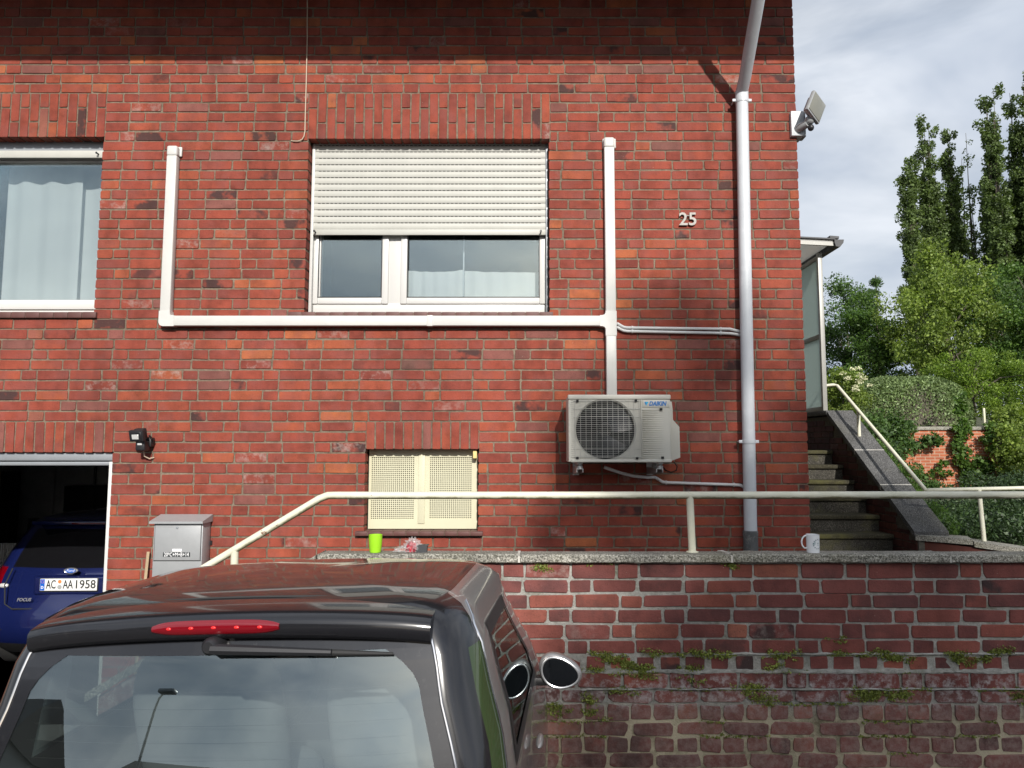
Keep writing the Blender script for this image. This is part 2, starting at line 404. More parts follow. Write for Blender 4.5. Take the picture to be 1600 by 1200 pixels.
M['lf_dark'] = leaf_mat('dark_leaf', (0.032, 0.070, 0.018), (0.085, 0.150, 0.040))
M['lf_mid'] = leaf_mat('mid_leaf', (0.040, 0.090, 0.018), (0.105, 0.185, 0.035))
M['lf_bright'] = leaf_mat('bright_leaf', (0.085, 0.155, 0.018), (0.195, 0.285, 0.040))
M['lf_olive'] = leaf_mat('olive_needles', (0.080, 0.130, 0.045), (0.205, 0.275, 0.110), 0.2)
M['lf_cotone'] = leaf_mat('cotoneaster_leaf', (0.014, 0.032, 0.010), (0.045, 0.080, 0.025), 0.15)
M['lf_moss'] = leaf_mat('moss', (0.110, 0.135, 0.025), (0.25, 0.29, 0.065), 0.2)
M['lf_flower'] = pm('elder_blossom', (0.62, 0.62, 0.40), 0.8)

# ------------------------------------------------------------------ mesh helpers
ORG = {}                                     # world origin of unrotated parents
def org(o):
    return ORG.get(o.name, Vector((0, 0, 0))) if o is not None else Vector((0, 0, 0))
def setp(o, label=None, cat=None, group=None, kind=None):
    if label: o['label'] = label
    if cat: o['category'] = cat
    if group: o['group'] = group
    if kind: o['kind'] = kind
    return o
def thing(name, loc, label, cat, group=None, rot=None):
    o = bpy.data.objects.new(name, None); C.objects.link(o)
    o.empty_display_size = 0.1; o.location = loc
    if rot: o.rotation_euler = rot
    else: ORG[o.name] = Vector(loc)
    return setp(o, label, cat, group)

class MB:
    def __init__(s): s.v, s.f, s.mi = [], [], []
    def add(s, vs, fs, mi=0):
        b = len(s.v); s.v += [Vector(x) for x in vs]
        for f in fs: s.f.append(tuple(b + i for i in f)); s.mi.append(mi)
        return s
    def box(s, a, b, mi=0):
        x0, y0, z0 = a; x1, y1, z1 = b
        vs = [(x0, y0, z0), (x1, y0, z0), (x1, y1, z0), (x0, y1, z0), (x0, y0, z1), (x1, y0, z1), (x1, y1, z1), (x0, y1, z1)]
        return s.add(vs, [(0, 3, 2, 1), (4, 5, 6, 7), (0, 1, 5, 4), (1, 2, 6, 5), (2, 3, 7, 6), (3, 0, 4, 7)], mi)
    def bbox(s, a, b, r=0.004, seg=2, mi=0, M4=None):
        bm = bmesh.new(); bmesh.ops.create_cube(bm, size=1.0)
        sx, sy, sz = (b[i] - a[i] for i in range(3)); c = [(a[i] + b[i]) / 2 for i in range(3)]
        for v in bm.verts: v.co = Vector((v.co.x * sx, v.co.y * sy, v.co.z * sz))
        bmesh.ops.bevel(bm, geom=list(bm.edges), offset=min(r, sx * .49, sy * .49, sz * .49), segments=seg, affect='EDGES', profile=0.5)
        bm.verts.index_update()
        vs = [v.co + Vector(c) for v in bm.verts]
        if M4 is not None: vs = [M4 @ v for v in vs]
        s.add(vs, [[v.index for v in f.verts] for f in bm.faces], mi); bm.free(); return s
    def tube(s, path, r, n=12, caps=True, mi=0, flat=None):
        path = [Vector(p) for p in path]; rs = r if isinstance(r, (list, tuple)) else [r] * len(path)
        base = len(s.v); prev = None
        for i, p in enumerate(path):
            d = (path[min(i + 1, len(path) - 1)] - path[max(i - 1, 0)]).normalized()
            if prev is None:
                up = Vector((0, 0, 1)) if abs(d.z) < 0.9 else Vector((0, 1, 0))
                prev = d.cross(up).normalized()
            a = (prev - d * prev.dot(d)).normalized(); prev = a; bb = d.cross(a)
            for k in range(n):
                t = 2 * math.pi * k / n
                s.v.append(p + (a * math.cos(t) + bb * math.sin(t)) * rs[i])
        for i in range(len(path) - 1):
            for k in range(n):
                s.f.append((base + i * n + k, base + i * n + (k + 1) % n, base + (i + 1) * n + (k + 1) % n, base + (i + 1) * n + k)); s.mi.append(mi)
        if caps:
            s.f.append(tuple(base + k for k in range(n))[::-1]); s.mi.append(mi)
            s.f.append(tuple(base + (len(path) - 1) * n + k for k in range(n))); s.mi.append(mi)
        return s
    def lathe(s, prof, c, n=24, mi=0, axis='Z', cap0=True, cap1=True):
        base = len(s.v); c = Vector(c)
        for (r, h) in prof:
            for k in range(n):
                t = 2 * math.pi * k / n
                if axis == 'Z': q = Vector((r * math.cos(t), r * math.sin(t), h))
                elif axis == 'Y': q = Vector((r * math.cos(t), h, r * math.sin(t)))
                else: q = Vector((h, r * math.cos(t), r * math.sin(t)))
                s.v.append(c + q)
        for i in range(len(prof) - 1):
            for k in range(n):
                s.f.append((base + i * n + k, base + i * n + (k + 1) % n, base + (i + 1) * n + (k + 1) % n, base + (i + 1) * n + k)); s.mi.append(mi)
        if cap0: s.f.append(tuple(base + k for k in range(n))[::-1]); s.mi.append(mi)
        if cap1: s.f.append(tuple(base + (len(prof) - 1) * n + k for k in range(n))); s.mi.append(mi)
        return s
    def prism(s, poly, a, b, mi=0):
        """poly: list of points (Vectors); extruded from offset a to offset b (Vectors)"""
        n = len(poly); vs = [Vector(p) + Vector(a) for p in poly] + [Vector(p) + Vector(b) for p in poly]
        fs = [tuple(range(n))[::-1], tuple(range(n, 2 * n))] + [(i, (i + 1) % n, n + (i + 1) % n, n + i) for i in range(n)]
        return s.add(vs, fs, mi)
    def ellipsoid(s, c, r, nu=16, nv=10, e=1.0, mi=0, M4=None):
        """superellipsoid, e<1 boxier"""
        def sp(x, k): return math.copysign(abs(x) ** k, x)
        base = len(s.v); c = Vector(c)
        for j in range(nv + 1):
            ph = -math.pi / 2 + math.pi * j / nv
            for i in range(nu):
                th = 2 * math.pi * i / nu
                q = Vector((r[0] * sp(math.cos(ph), e) * sp(math.cos(th), e), r[1] * sp(math.cos(ph), e) * sp(math.sin(th), e), r[2] * sp(math.sin(ph), e)))
                if M4 is not None: q = M4 @ q
                s.v.append(c + q)
        for j in range(nv):
            for i in range(nu):
                s.f.append((base + j * nu + i, base + j * nu + (i + 1) % nu, base + (j + 1) * nu + (i + 1) % nu, base + (j + 1) * nu + i)); s.mi.append(mi)
        return s
    def mesh(s, name, mats, off=Vector((0, 0, 0)), smooth=True, ang=38):
        me = bpy.data.meshes.new(name)
        me.from_pydata([v - off for v in s.v], [], s.f)
        for m in (mats if isinstance(mats, (list, tuple)) else [mats]):
            me.materials.append(M[m] if isinstance(m, str) else m)
        if any(s.mi): me.polygons.foreach_set('material_index', s.mi)
        me.validate()
        if smooth:
            me.polygons.foreach_set('use_smooth', [True] * len(me.polygons)); me.set_sharp_from_angle(angle=R(ang))
        me.update(); return me
    def build(s, name, mats, parent=None, smooth=True, ang=38, label=None, cat=None, group=None, kind=None, base=None):
        off = org(parent)
        loc = Vector((0, 0, 0))
        if base is not None: loc = Vector(base) - off; off = Vector(base)
        me = s.mesh(name, mats, off, smooth, ang)
        o = bpy.data.objects.new(name, me); C.objects.link(o); o.location = loc
        if parent is not None: o.parent = parent
        if parent is None or parent.name in ORG: ORG[o.name] = off
        return setp(o, label, cat, group, kind)

def link_obj(name, me, parent, loc=(0, 0, 0), scale=None, rot=None):
    o = bpy.data.objects.new(name, me); C.objects.link(o); o.parent = parent; o.location = loc
    if scale: o.scale = scale
    if rot: o.rotation_euler = rot
    return o

def np_mesh(name, verts, quads, mat):
    me = bpy.data.meshes.new(name)
    nv, nf = len(verts), len(quads)
    me.vertices.add(nv); me.vertices.foreach_set('co', np.asarray(verts, np.float32).ravel())
    me.loops.add(nf * 4); me.loops.foreach_set('vertex_index', np.asarray(quads, np.int32).ravel())
    me.polygons.add(nf)
    me.polygons.foreach_set('loop_start', np.arange(0, nf * 4, 4, dtype=np.int32))
    me.materials.append(M[mat]); me.update(calc_edges=True); me.validate()
    return me

def text_mesh(txt, size, ext, mat, offset=0.0, shear=0.0, space=1.0, align='CENTER'):
    cu = bpy.data.curves.new('lettering', 'FONT'); cu.body = txt; cu.size = size; cu.extrude = ext
    cu.offset = offset; cu.shear = shear; cu.space_character = space; cu.align_x = align; cu.align_y = 'CENTER'
    cu.resolution_u = 3
    o = bpy.data.objects.new('lettering', cu); C.objects.link(o)
    dg = bpy.context.evaluated_depsgraph_get(); dg.update()
    me = bpy.data.meshes.new_from_object(o.evaluated_get(dg))
    bpy.data.objects.remove(o); bpy.data.curves.remove(cu)
    me.materials.clear(); me.materials.append(M[mat])
    return me
def text_obj(name, txt, size, ext, mat, parent, loc, rot=(R(90), 0, 0), width=None, **k):
    me = text_mesh(txt, size, ext, mat, **k)
    sc = None
    if width:
        xs = [v.co.x for v in me.vertices]; sc = (width / (max(xs) - min(xs)), 1, 1)
    return link_obj(name, me, parent, Vector(loc) - (org(parent) if parent.name in ORG else Vector((0, 0, 0))), sc, rot)

# ================================================================== THE SETTING
FY = 5.4                                     # facade plane
WY = 3.9                                     # face of the retaining wall
def gz(y):                                   # drive rises from the garage towards the street
    if y >= 5.2: return 0.0
    if y >= 3.5: return (5.2 - y) / 1.7 * 0.232
    return 0.232
mb = MB()
ys = [-400, -60, -20, 0, 2.2, 3.5, 4.2, 5.2, 8, 14, 400]
xs = [-400, -20, -5, 0, 5, 20, 400]
mb.add([(x, y, gz(y) - 0.004) for y in ys for x in xs],
       [(j * 7 + i, j * 7 + i + 1, (j + 1) * 7 + i + 1, (j + 1) * 7 + i) for j in range(len(ys) - 1) for i in range(6)])
mb.build('ground', 'asphalt', kind='structure')

PATH_Z = EZ - 1.15
mb = MB(); mb.box((-0.95, WY + 0.20, 0.0), (4.0, FY - 0.004, PATH_Z)); mb.box((2.16, FY - 0.004, 0.0), (4.0, 7.76, PATH_Z))
mb.box((4.0, WY + 0.20, 0.0), (5.6, 6.8, PATH_Z))
mb.build('path', 'path', kind='structure')

# garden behind: lower bed and upper terrace
def terr(x, y):
    z = EZ - 1.12 + 0.05 * math.sin(x * 0.9) + 0.03 * math.sin(y * 1.7)
    if y > 18.6: z = EZ + 0.30 + min(1.0, (y - 18.6) / 26.0) * 1.6 + 0.05 * math.sin(x)
    return z
mb = MB()
gx = [4.32, 5.0, 6, 7, 8.5, 10, 12, 14, 17, 21, 26, 34, 60]; gy = [7.3, 8, 9, 10.5, 12, 14, 16, 18.58, 18.62, 20, 24, 28, 34, 45, 90]
mb.add([(x, y, terr(x, y)) for y in gy for x in gx],
       [(j * len(gx) + i, j * len(gx) + i + 1, (j + 1) * len(gx) + i + 1, (j + 1) * len(gx) + i) for j in range(len(gy) - 1) for i in range(len(gx) - 1)])
mb.build('garden_terrain', 'soil', kind='structure')

# ================================================================== BRICKS
PITCH = FY * 0.7435 / 51                     # one course
def course_z(k): return EZ + FY * (0.5740 - 0.7435 * k / 51.0)
SL, HD, JT = 0.247, 0.1225, 0.0105            # stretcher pitch, header pitch, joint

def brick_verts(w, h, d, r, cut=0.006, jit=0.0022, cham=0.0025, proud=0.0):
    """octagonal-outline brick: face at y=0, body towards +y. Centre of the face is the origin"""
    hw, hh = w / 2, h / 2
    out = []
    for sx, sz in ((-1, -1), (1, -1), (1, 1), (-1, 1)):
        c1, c2 = cut * (0.4 + 1.2 * r.random()), cut * (0.4 + 1.2 * r.random())
        a = (sx * (hw - c1), sz * hh); b = (sx * hw, sz * (hh - c2))
        out += [a, b] if sx * sz < 0 else [b, a]
    # order: start bottom-left going counter-clockwise
    out = [(x + r.uniform(-jit, jit), z + r.uniform(-jit, jit)) for x, z in out]
    f = 1 - cham / hw; g = 1 - cham / hh
    vs = [(x * f, -proud + r.uniform(0, .0008), z * g) for x, z in out] + [(x, -proud + cham, z) for x, z in out] + [(x, d, z) for x, z in out]
    fs = [tuple(range(8))]
    for k in range(8):
        l = (k + 1) % 8
        fs.append((k, 8 + k, 8 + l, l)); fs.append((8 + k, 16 + k, 16 + l, 8 + l))
    return vs, fs
def fixwind(vs, fs):
    """face must look towards -y"""
    a, b, c = (Vector(vs[i]) for i in fs[0][:3])
    if (b - a).cross(c - a).y > 0: fs = [tuple(reversed(f)) for f in fs]
    return vs, fs

def lay(x0, x1, phase, patt):
    """bricks of one course between x0 and x1: list of (a, b); patt = list of pitches"""
    L = sum(patt); out = []
    x = x0 - ((x0 - phase) % L); i = 0
    while x < x1:
        w = patt[i % len(patt)]; a, b = max(x, x0), min(x + w, x1)
        if b - a > 1e-6: out.append([a, b])
        x += w; i += 1
    # merge slivers at the ends
    if len(out) > 1 and out[0][1] - out[0][0] < 0.055: out[1][0] = out[0][0]; out.pop(0)
    if len(out) > 1 and out[-1][1] - out[-1][0] < 0.055: out[-2][1] = out[-1][1]; out.pop()
    return out

# ---------------------------------------------------------------- openings of the facade
HX0, HX1 = -9.4, P(1262, 690, FY).x
def rect(u0, v0, u1, v1):
    a, b = P(u0, v0, FY), P(u1, v1, FY); return a.x, b.z, b.x, a.z       # x0, z0, x1, z1
MW = [P(479, 350, FY).x, P(0, 488, FY).z, P(858, 350, FY).x, P(0, 217, FY).z]        # main window
LW = [-5.35, P(0, 488, FY).z, P(154, 350, FY).x, P(0, 214, FY).z]                    # window at the picture edge
BW = [P(570, 760, FY).x, P(0, 829, FY).z, P(747, 760, FY).x, P(0, 702, FY).z]        # cellar window
GW = [-5.75, 0.0, P(171, 800, FY).x, P(0, 707, FY).z]                                # garage
OPEN = [MW, LW, BW, GW]
# soldier lintels (x0, z0, x1, z1)
LM = [MW[0] - 0.01, MW[3], MW[2] + 0.012, course_z(4)]
LL = [LW[0], LW[3], LW[2] + 0.012, course_z(4)]
LB = [BW[0], BW[3], BW[2] + 0.005, course_z(37)]
LG = [GW[0], GW[3], GW[2] + 0.005, course_z(37)]
SILLM = [MW[0] - 0.02, course_z(27) , MW[2] + 0.05, MW[1]]
BLOCK = OPEN + [LM, LL, LB, LG]

house = thing('brick_house', (0, FY, 0), 'red brick house with roller shutter window and open garage door', 'house')
# mortar bed with openings
def wall_plate(x0, x1, z0, z1, holes, y, grow=0.006):
    m = MB()
    hs = [(a - grow, b - grow, c + grow, d + grow) for a, b, c, d in holes]
    X = sorted({x0, x1, *[h[0] for h in hs], *[h[2] for h in hs]}); X = [x for x in X if x0 <= x <= x1]
    Z = sorted({z0, z1, *[h[1] for h in hs], *[h[3] for h in hs]}); Z = [z for z in Z if z0 <= z <= z1]
    for i in range(len(X) - 1):
        for j in range(len(Z) - 1):
            cx, cz = (X[i] + X[i + 1]) / 2, (Z[j] + Z[j + 1]) / 2
            if any(h[0] < cx < h[2] and h[1] < cz < h[3] for h in hs): continue
            m.add([(X[i], y, Z[j]), (X[i + 1], y, Z[j]), (X[i + 1], y, Z[j + 1]), (X[i], y, Z[j + 1])], [(0, 1, 2, 3)])
    return m, hs
HTOP = EZ + 3.80
m, hs = wall_plate(HX0, HX1 - 0.005, 0.0, HTOP, OPEN, FY + 0.006)
D = 0.30
for a, b, c, d in hs:                                    # reveals
    y0, y1 = FY + 0.006, FY + D
    m.add([(a, y0, b), (a, y1, b), (a, y1, d), (a, y0, d)], [(0, 1, 2, 3)])
    m.add([(c, y0, b), (c, y1, b), (c, y1, d), (c, y0, d)], [(3, 2, 1, 0)])
    m.add([(a, y0, d), (c, y0, d), (c, y1, d), (a, y1, d)], [(3, 2, 1, 0)])
    if b > 0.05: m.add([(a, y0, b), (c, y0, b), (c, y1, b), (a, y1, b)], [(0, 1, 2, 3)])
# gable side, back and inner leaf
m.add([(HX1 - 0.005, FY + 0.006, 0), (HX1 - 0.005, 13.5, 0), (HX1 - 0.005, 13.5, HTOP), (HX1 - 0.005, FY + 0.006, HTOP)], [(0, 1, 2, 3)])
m.add([(HX0, FY + 0.006, 0), (HX0, 13.5, 0), (HX0, 13.5, HTOP), (HX0, FY + 0.006, HTOP)], [(3, 2, 1, 0)])
m.add([(HX0, 13.5, 0), (HX1 - .005, 13.5, 0), (HX1 - .005, 13.5, HTOP), (HX0, 13.5, HTOP)], [(0, 1, 2, 3)])
wall = m.build('wall', 'mortar', house, smooth=False)
ob = org(wall)

# list every brick of the facade: (x centre, z centre, w, h)
br = []
rr = random.Random(11)
patt = [SL, SL, HD]
k = -9
while True:
    zt, zb = course_z(k), course_z(k + 1)
    if zt < 0.03: break
    zc = (zt + zb) / 2; h = PITCH - JT
    if zt > HTOP + 0.02: k += 1; continue
    spans = [(-6.8, HX1)]
    for (a, b, c, d) in BLOCK:
        tol = 0.030
        if zc + tol > b and zc - tol < d:
            ns = []
            for (p, q) in spans:
                if c <= p or a >= q: ns.append((p, q)); continue
                if a > p + 0.03: ns.append((p, a))
                if c < q - 0.03: ns.append((c, q))
            spans = ns
    ph = (k % 2) * sum(patt) / 2 + 0.03 * math.sin(k * 12.9) + (0.06 if k % 3 == 0 else 0)
    wave = 0.0
    for (p, q) in spans:
        for a, b in lay(p, q, ph, patt):
            if zc < PATH_Z - 0.1 and a > -0.8: continue
            ea = 0 if abs(a - p) < 1e-6 else JT / 2
            eb = 0 if abs(b - q) < 1e-6 else JT / 2
            hh = h; z2 = zc
            # course cut by the top / bottom of an opening
            for (oa, ob_, oc, od) in BLOCK:
                if b > oa + 0.01 and a < oc - 0.01:
                    lo, hi = z2 - hh / 2, z2 + hh / 2
                    if od > lo and od < hi: lo = od + JT * 0.6
                    if ob_ > lo and ob_ < hi: hi = ob_ - JT * 0.6
                    if hi - lo > 0.015: hh = hi - lo; z2 = (hi + lo) / 2
            jr = rr.uniform(-0.0018, 0.0018)
            br.append(((a + ea + b - eb) / 2, z2, b - eb - a - ea + rr.uniform(-.003, .001), hh + rr.uniform(-.004, .0015), jr))
    k += 1
# the 300 that show largest stay single objects; the rest is one part
def seen_area(b):
    x, z, w, h, _ = b
    dz = z - EZ
    v = 600 - F_PX * (dz * math.cos(TILT) - FY * math.sin(TILT)) / (FY * math.cos(TILT) + dz * math.sin(TILT))
    u = CX + F_PX * x / (FY * math.cos(TILT) + dz * math.sin(TILT))
    if not (5 < u < 1590 and 5 < v < 858): return 0
    if 880 < u < 1065 and 605 < v < 750: return 0
    if u < 480 and v > 850: return 0
    if 763 < v < 782 and u > 500: return 0
    if 1150 < u < 1180 or 490 < v < 515 and 240 < u < 970: return 0
    if v < 86: return w * h * 0.5
    return w * h / (FY + 0.09 * dz) ** 2
br.sort(key=lambda b: -seen_area(b))
variants = {}
def variant(kind, w, h, mat, d, n, cut, jit):
    key = (kind, mat)
    if key not in variants:
        L = []
        for i in range(n):
            vs, fs = fixwind(*brick_verts(w, h, d, rr, cut, jit))
            b = MB(); b.add(vs, fs); L.append(b.mesh('brick', mat, smooth=False))
        variants[key] = (L, w, h)
    return variants[key]
for (x, z, w, h, j) in br[:300]:
    L, vw, vh = variant('s', SL - JT, PITCH - JT, 'brick', 0.10, 14, 0.006, 0.0024)
    link_obj('brick', rr.choice(L), wall, (x - ob.x, FY + j - ob.y, z - ob.z), (w / vw, 1, h / vh), (0, rr.uniform(-.006, .006), 0))
rest = MB()
for (x, z, w, h, j) in br[300:]:
    vs, fs = fixwind(*brick_verts(w, h, 0.10, rr, 0.006, 0.0024))
    rest.add([(x + a, FY + j + b, z + c) for a, b, c in vs], fs)
rest.build('brick_courses', 'brick', wall, smooth=False, kind='stuff')

# soldier courses over the openings
def soldier(x0, z0, x1, z1, two):
    n = max(1, round((x1 - x0) / 0.0745)); p = (x1 - x0) / n
    for i in range(n):
        xa = x0 + i * p
        if xa + p < -4.7: continue
        zs = [(z0, z1)]
        if two:
            cut = z0 + (z1 - z0) * (0.345 if i % 2 else 0.665); zs = [(z0, cut), (cut, z1)]
        for a, b in zs:
            L, vw, vh = variant('v', 0.064, 0.23, 'brick', 0.10, 10, 0.006, 0.0022)
            lo = a + (0.0 if a == z0 else JT / 2); hi = b - JT * .5
            o = link_obj('soldier_brick', rr.choice(L), wall, (xa + p / 2 - ob.x, FY - 0.001 + rr.uniform(-.002, .002) - ob.y, (lo + hi) / 2 - ob.z),
                         ((p - 0.011) / vw, 1, (hi - lo) / vh), (0, rr.uniform(-.012, .012), 0))
soldier(*LM, True); soldier(*LL, True); soldier(*LB, False); soldier(*LG, False)

# roof edge: eave, gutter, soffit boards
OH = 1.15                                     # eave overhang
rf = MB(); ze = EZ + 3.10 + 0.55 * OH
rf.prism([(0, FY - OH, ze), (0, FY - OH, ze + 0.05), (0, 9.5, ze + 3.3), (0, 9.5, ze + 3.16), (0, FY - OH + .1, ze)], (HX0 - 0.2, 0, 0), (HX1 + 0.30, 0, 0))
rf.prism([(0, 9.5, ze + 3.3), (0, 14.2, ze), (0, 14.2, ze - 0.1), (0, 9.5, ze + 3.16)], (HX0 - 0.2, 0, 0), (HX1 + 0.30, 0, 0))
roof = rf.build('roof', 'rooftile', house, smooth=False)
g = MB(); y0, zz = FY - OH - 0.06, ze + 0.06
pr = [(0, y0 + 0.065 * math.cos(a), zz + 0.065 * math.sin(a)) for a in [math.pi + i * math.pi / 8 for i in range(9)]]
g.prism(pr, (HX0 - 0.2, 0, 0), (HX1 + 0.30, 0, 0)); g.build('gutter', 'zinc', roof)
for i in range(9):
    b = MB(); ya = FY - OH + 0.10 + i * 0.1166
    b.box((HX0, ya, ze + 0.01), (HX1 - .006, ya + 0.1135, ze + 0.03)); b.build('soffit_board', 'soffit', roof, smooth=False)

# rooms behind the openings
def room(x0, x1, y0, y1, z0, z1, mat, name='room'):
    b = MB()
    b.add([(x0, y0, z0), (x1, y0, z0), (x1, y1, z0), (x0, y1, z0), (x0, y0, z1), (x1, y0, z1), (x1, y1, z1), (x0, y1, z1)],
          [(0, 1, 2, 3), (7, 6, 5, 4), (3, 2, 6, 7), (0, 3, 7, 4), (2, 1, 5, 6)])
    return b.build(name, mat, house, smooth=False)
yb = FY + 0.301
room(-6.3, -2.6, yb, 9.0, LW[1] - 0.8, LW[3] + 0.3, 'room'); room(-2.5, 2.0, yb, 9.0, MW[1] - 0.8, MW[3] + 0.3, 'room')
room(BW[0] - 1.0, BW[2] + 1.0, yb, 8.0, BW[1] - 0.6, BW[3] + 0.25, 'room')

# inner leaf around openings that closes the rooms from the front
m, _ = wall_plate(HX0, HX1 - 0.01, 0.0, HTOP, OPEN, FY + D, 0.006)
m.f = [tuple(reversed(f)) for f in m.f]
m.build('inner_wall', 'plaster', house, smooth=False)

# ---------------------------------------------------------------- windows
def pane(m, x0, z0, x1, z1, y, t=0.006): return m.box((x0, y, z0), (x1, y + t, z1))
def frame_rect(m, x0, z0, x1, z1, y0, y1, w, r=0.006):
    m.bbox((x0, y0, z0), (x0 + w, y1, z1), r); m.bbox((x1 - w, y0, z0), (x1, y1, z1), r)
    m.bbox((x0 + w - .002, y0 + .001, z0), (x1 - w + .002, y1, z0 + w), r); m.bbox((x0 + w - .002, y0 + .001, z1 - w), (x1 - w + .002, y1, z1), r)
def curtain(name, parent, x0, x1, z0, ztop, y, amp=0.02, waves=9, mat='curtain'):
    n = 90; vs = []; fs = []
    for i in range(n + 1):
        t = i / n; x = x0 + (x1 - x0) * t
        yy = y + amp * math.sin(t * waves * 2 * math.pi) + amp * 0.5 * math.sin(t * waves * 5.1 + 1)
        vs += [(x, yy, z0), (x, yy, ztop(t))]
    for i in range(n): fs.append((2 * i, 2 * i + 2, 2 * i + 3, 2 * i + 1))
    b = MB(); b.add(vs, fs); return b.build(name, mat, parent)

# main window: frame, two sashes, panes, shutter
def part_empty(name, parent, loc):
    o = bpy.data.objects.new(name, None); C.objects.link(o); o.parent = parent
    o.location = Vector(loc) - org(parent); o.empty_display_size = 0.05; ORG[o.name] = Vector(loc); return o
x0, z0, x1, z1 = MW
w = part_empty('window', house, ((x0 + x1) / 2, FY + 0.1, z0))
w['label'] = 'white window with ivory roller shutter let half down'
yf = FY + 0.145
def wz(v): return P(0, v, yf).z
def wx(u, v=420): return P(u, v, yf).x
b = MB(); frame_rect(b, x0 + 0.02, z0 + 0.004, x1 - 0.012, z1 - 0.05, yf, yf + 0.07, 0.055)
b.bbox((x0 + 0.022, yf - .003, z0 + 0.004), (x1 - 0.014, yf + .066, wz(474)), 0.005)
b.bbox((wx(607), yf + .001, z0 + 0.05), (wx(627), yf + 0.068, z1 - 0.1), 0.006)
b.build('frame', 'frame', w)
for (ua, ub) in ((488, 607.5), (626.5, 853)):
    s_ = MB(); xa, xb = wx(ua), wx(ub); frame_rect(s_, xa, wz(475.5), xb, wz(330), yf - 0.018, yf + 0.05, 0.052, 0.008)
    s_.build('sash', 'frame', w)
    g_ = MB(); pane(g_, xa + 0.05, wz(466.5), xb - 0.05, wz(335), yf + 0.012); g_.build('pane', 'glass', w, smooth=False)
    k_ = MB(); e = 0.005
    xa2, xb2, za2, zb2 = xa + 0.052, xb - 0.052, wz(475.5) + 0.052, wz(330) - 0.05
    k_.box((xa2, yf - 0.0195, za2), (xa2 + e, yf - .01, zb2)); k_.box((xb2 - e, yf - 0.0195, za2), (xb2, yf - .01, zb2)); k_.box((xa2, yf - 0.0195, za2), (xb2, yf - .01, za2 + e))
    k_.build('gasket', 'black', w, smooth=False)
xr0, xr1 = wx(640), wx(843); zc0 = wz(467); zc1 = wz(419)
curtain('net_curtain', w, xr0 - .05, wx(722), zc0 - .1, lambda t: zc1 + 0.012 * (2 * t - 1) ** 2 + (0.03 * max(0, t - .8)), yf + 0.12, 0.006, 5)
curtain('net_curtain', w, wx(724), xr1 + .05, zc0 - .1, lambda t: zc1 + 0.04 * max(0, .25 - t) - 0.005 * t, yf + 0.12, 0.006, 5)
gl = MB(); gl.box((wx(721.6), yf + 0.11, zc0), (wx(723.6), yf + 0.115, wz(340))); gl.build('curtain_edge', 'zinc', w, smooth=False)
# shutter
ysh = FY + 0.098
st, sb = z1 + 0.05, P(0, 359, ysh).z
slat_h = 0.0528
gr = MB(); gr.bbox((x0 + 0.004, ysh - 0.012, z0 + 0.01), (x0 + 0.026, ysh + 0.03, z1), 0.003); gr.build('guide_rail', 'frame', w)
gr = MB(); gr.bbox((x1 - 0.024, ysh - 0.012, z0 + 0.01), (x1 - 0.004, ysh + 0.03, z1), 0.003); gr.build('guide_rail', 'zinc', w)
sm_ = MB(); n = 6
prof = []
for i in range(n + 1):
    t = i / n; prof.append((-0.003 * math.sin(t * math.pi), 0.007 + (slat_h - 0.0085) * t))
prof = [(0.004, 0.0), (0.0045, 0.006)] + prof
L_ = x1 - x0 - 0.05
vs = []; fs = []
for (py, pz) in prof: vs += [(-L_ / 2, py, pz), (L_ / 2, py, pz)]
for i in range(len(prof) - 1): fs.append((2 * i, 2 * i + 1, 2 * i + 3, 2 * i + 2))
sm_.add(vs, fs)
# punched light slots in the web
xx = -L_ / 2 + 0.03
while xx < L_ / 2 - 0.03:
    sm_.add([(xx, 0.0015, 0.0012), (xx + 0.021, 0.0015, 0.0012), (xx + 0.021, 0.0015, 0.0062), (xx, 0.0015, 0.0062)], [(0, 1, 2, 3)], 1); xx += 0.033
slat_me = sm_.mesh('shutter_slat', ['shutter', 'slot'])
zs = sb
while zs < st:
    link_obj('shutter_slat', slat_me, w, Vector(((x0 + x1) / 2, ysh, zs)) - org(w)); zs += slat_h
b = MB(); b.bbox((x0 + 0.025, ysh - 0.014, sb - 0.046), (x1 - 0.024, ysh + 0.004, sb + 0.002), 0.004); b.build('shutter_bottom_rail', 'shutter', w)
for uu in (493, 845):
    b = MB(); c_ = P(uu, 363, ysh - 0.016); b.lathe([(0.006, 0.0), (0.006, -0.028), (0.009, -0.03), (0.009, -0.04)], c_, 10, axis='Y'); b.build('shutter_stop', 'black', w)
# tiled sills
def sill(parent, x0, x1, zt, thick, depth, out, n):
    p = (x1 - x0) / n
    for i in range(n):
        t = MB(); t.bbox((x0 + i * p + .002, FY - out, zt - thick), (x0 + (i + 1) * p - .002, FY + depth, zt + rr.uniform(-.001, .001)), 0.003); t.build('sill_tile', 'tile', parent)
    t = MB(); t.box((x0 + .004, FY - out + 0.006, zt - thick + 0.002), (x1 - .004, FY + depth, zt - 0.004)); t.build('sill_bed', 'mortar', parent, smooth=False)
sill(w, x0 - 0.12, x1 + 0.03, z0 - 0.001, 0.045, 0.115, 0.022, 19)

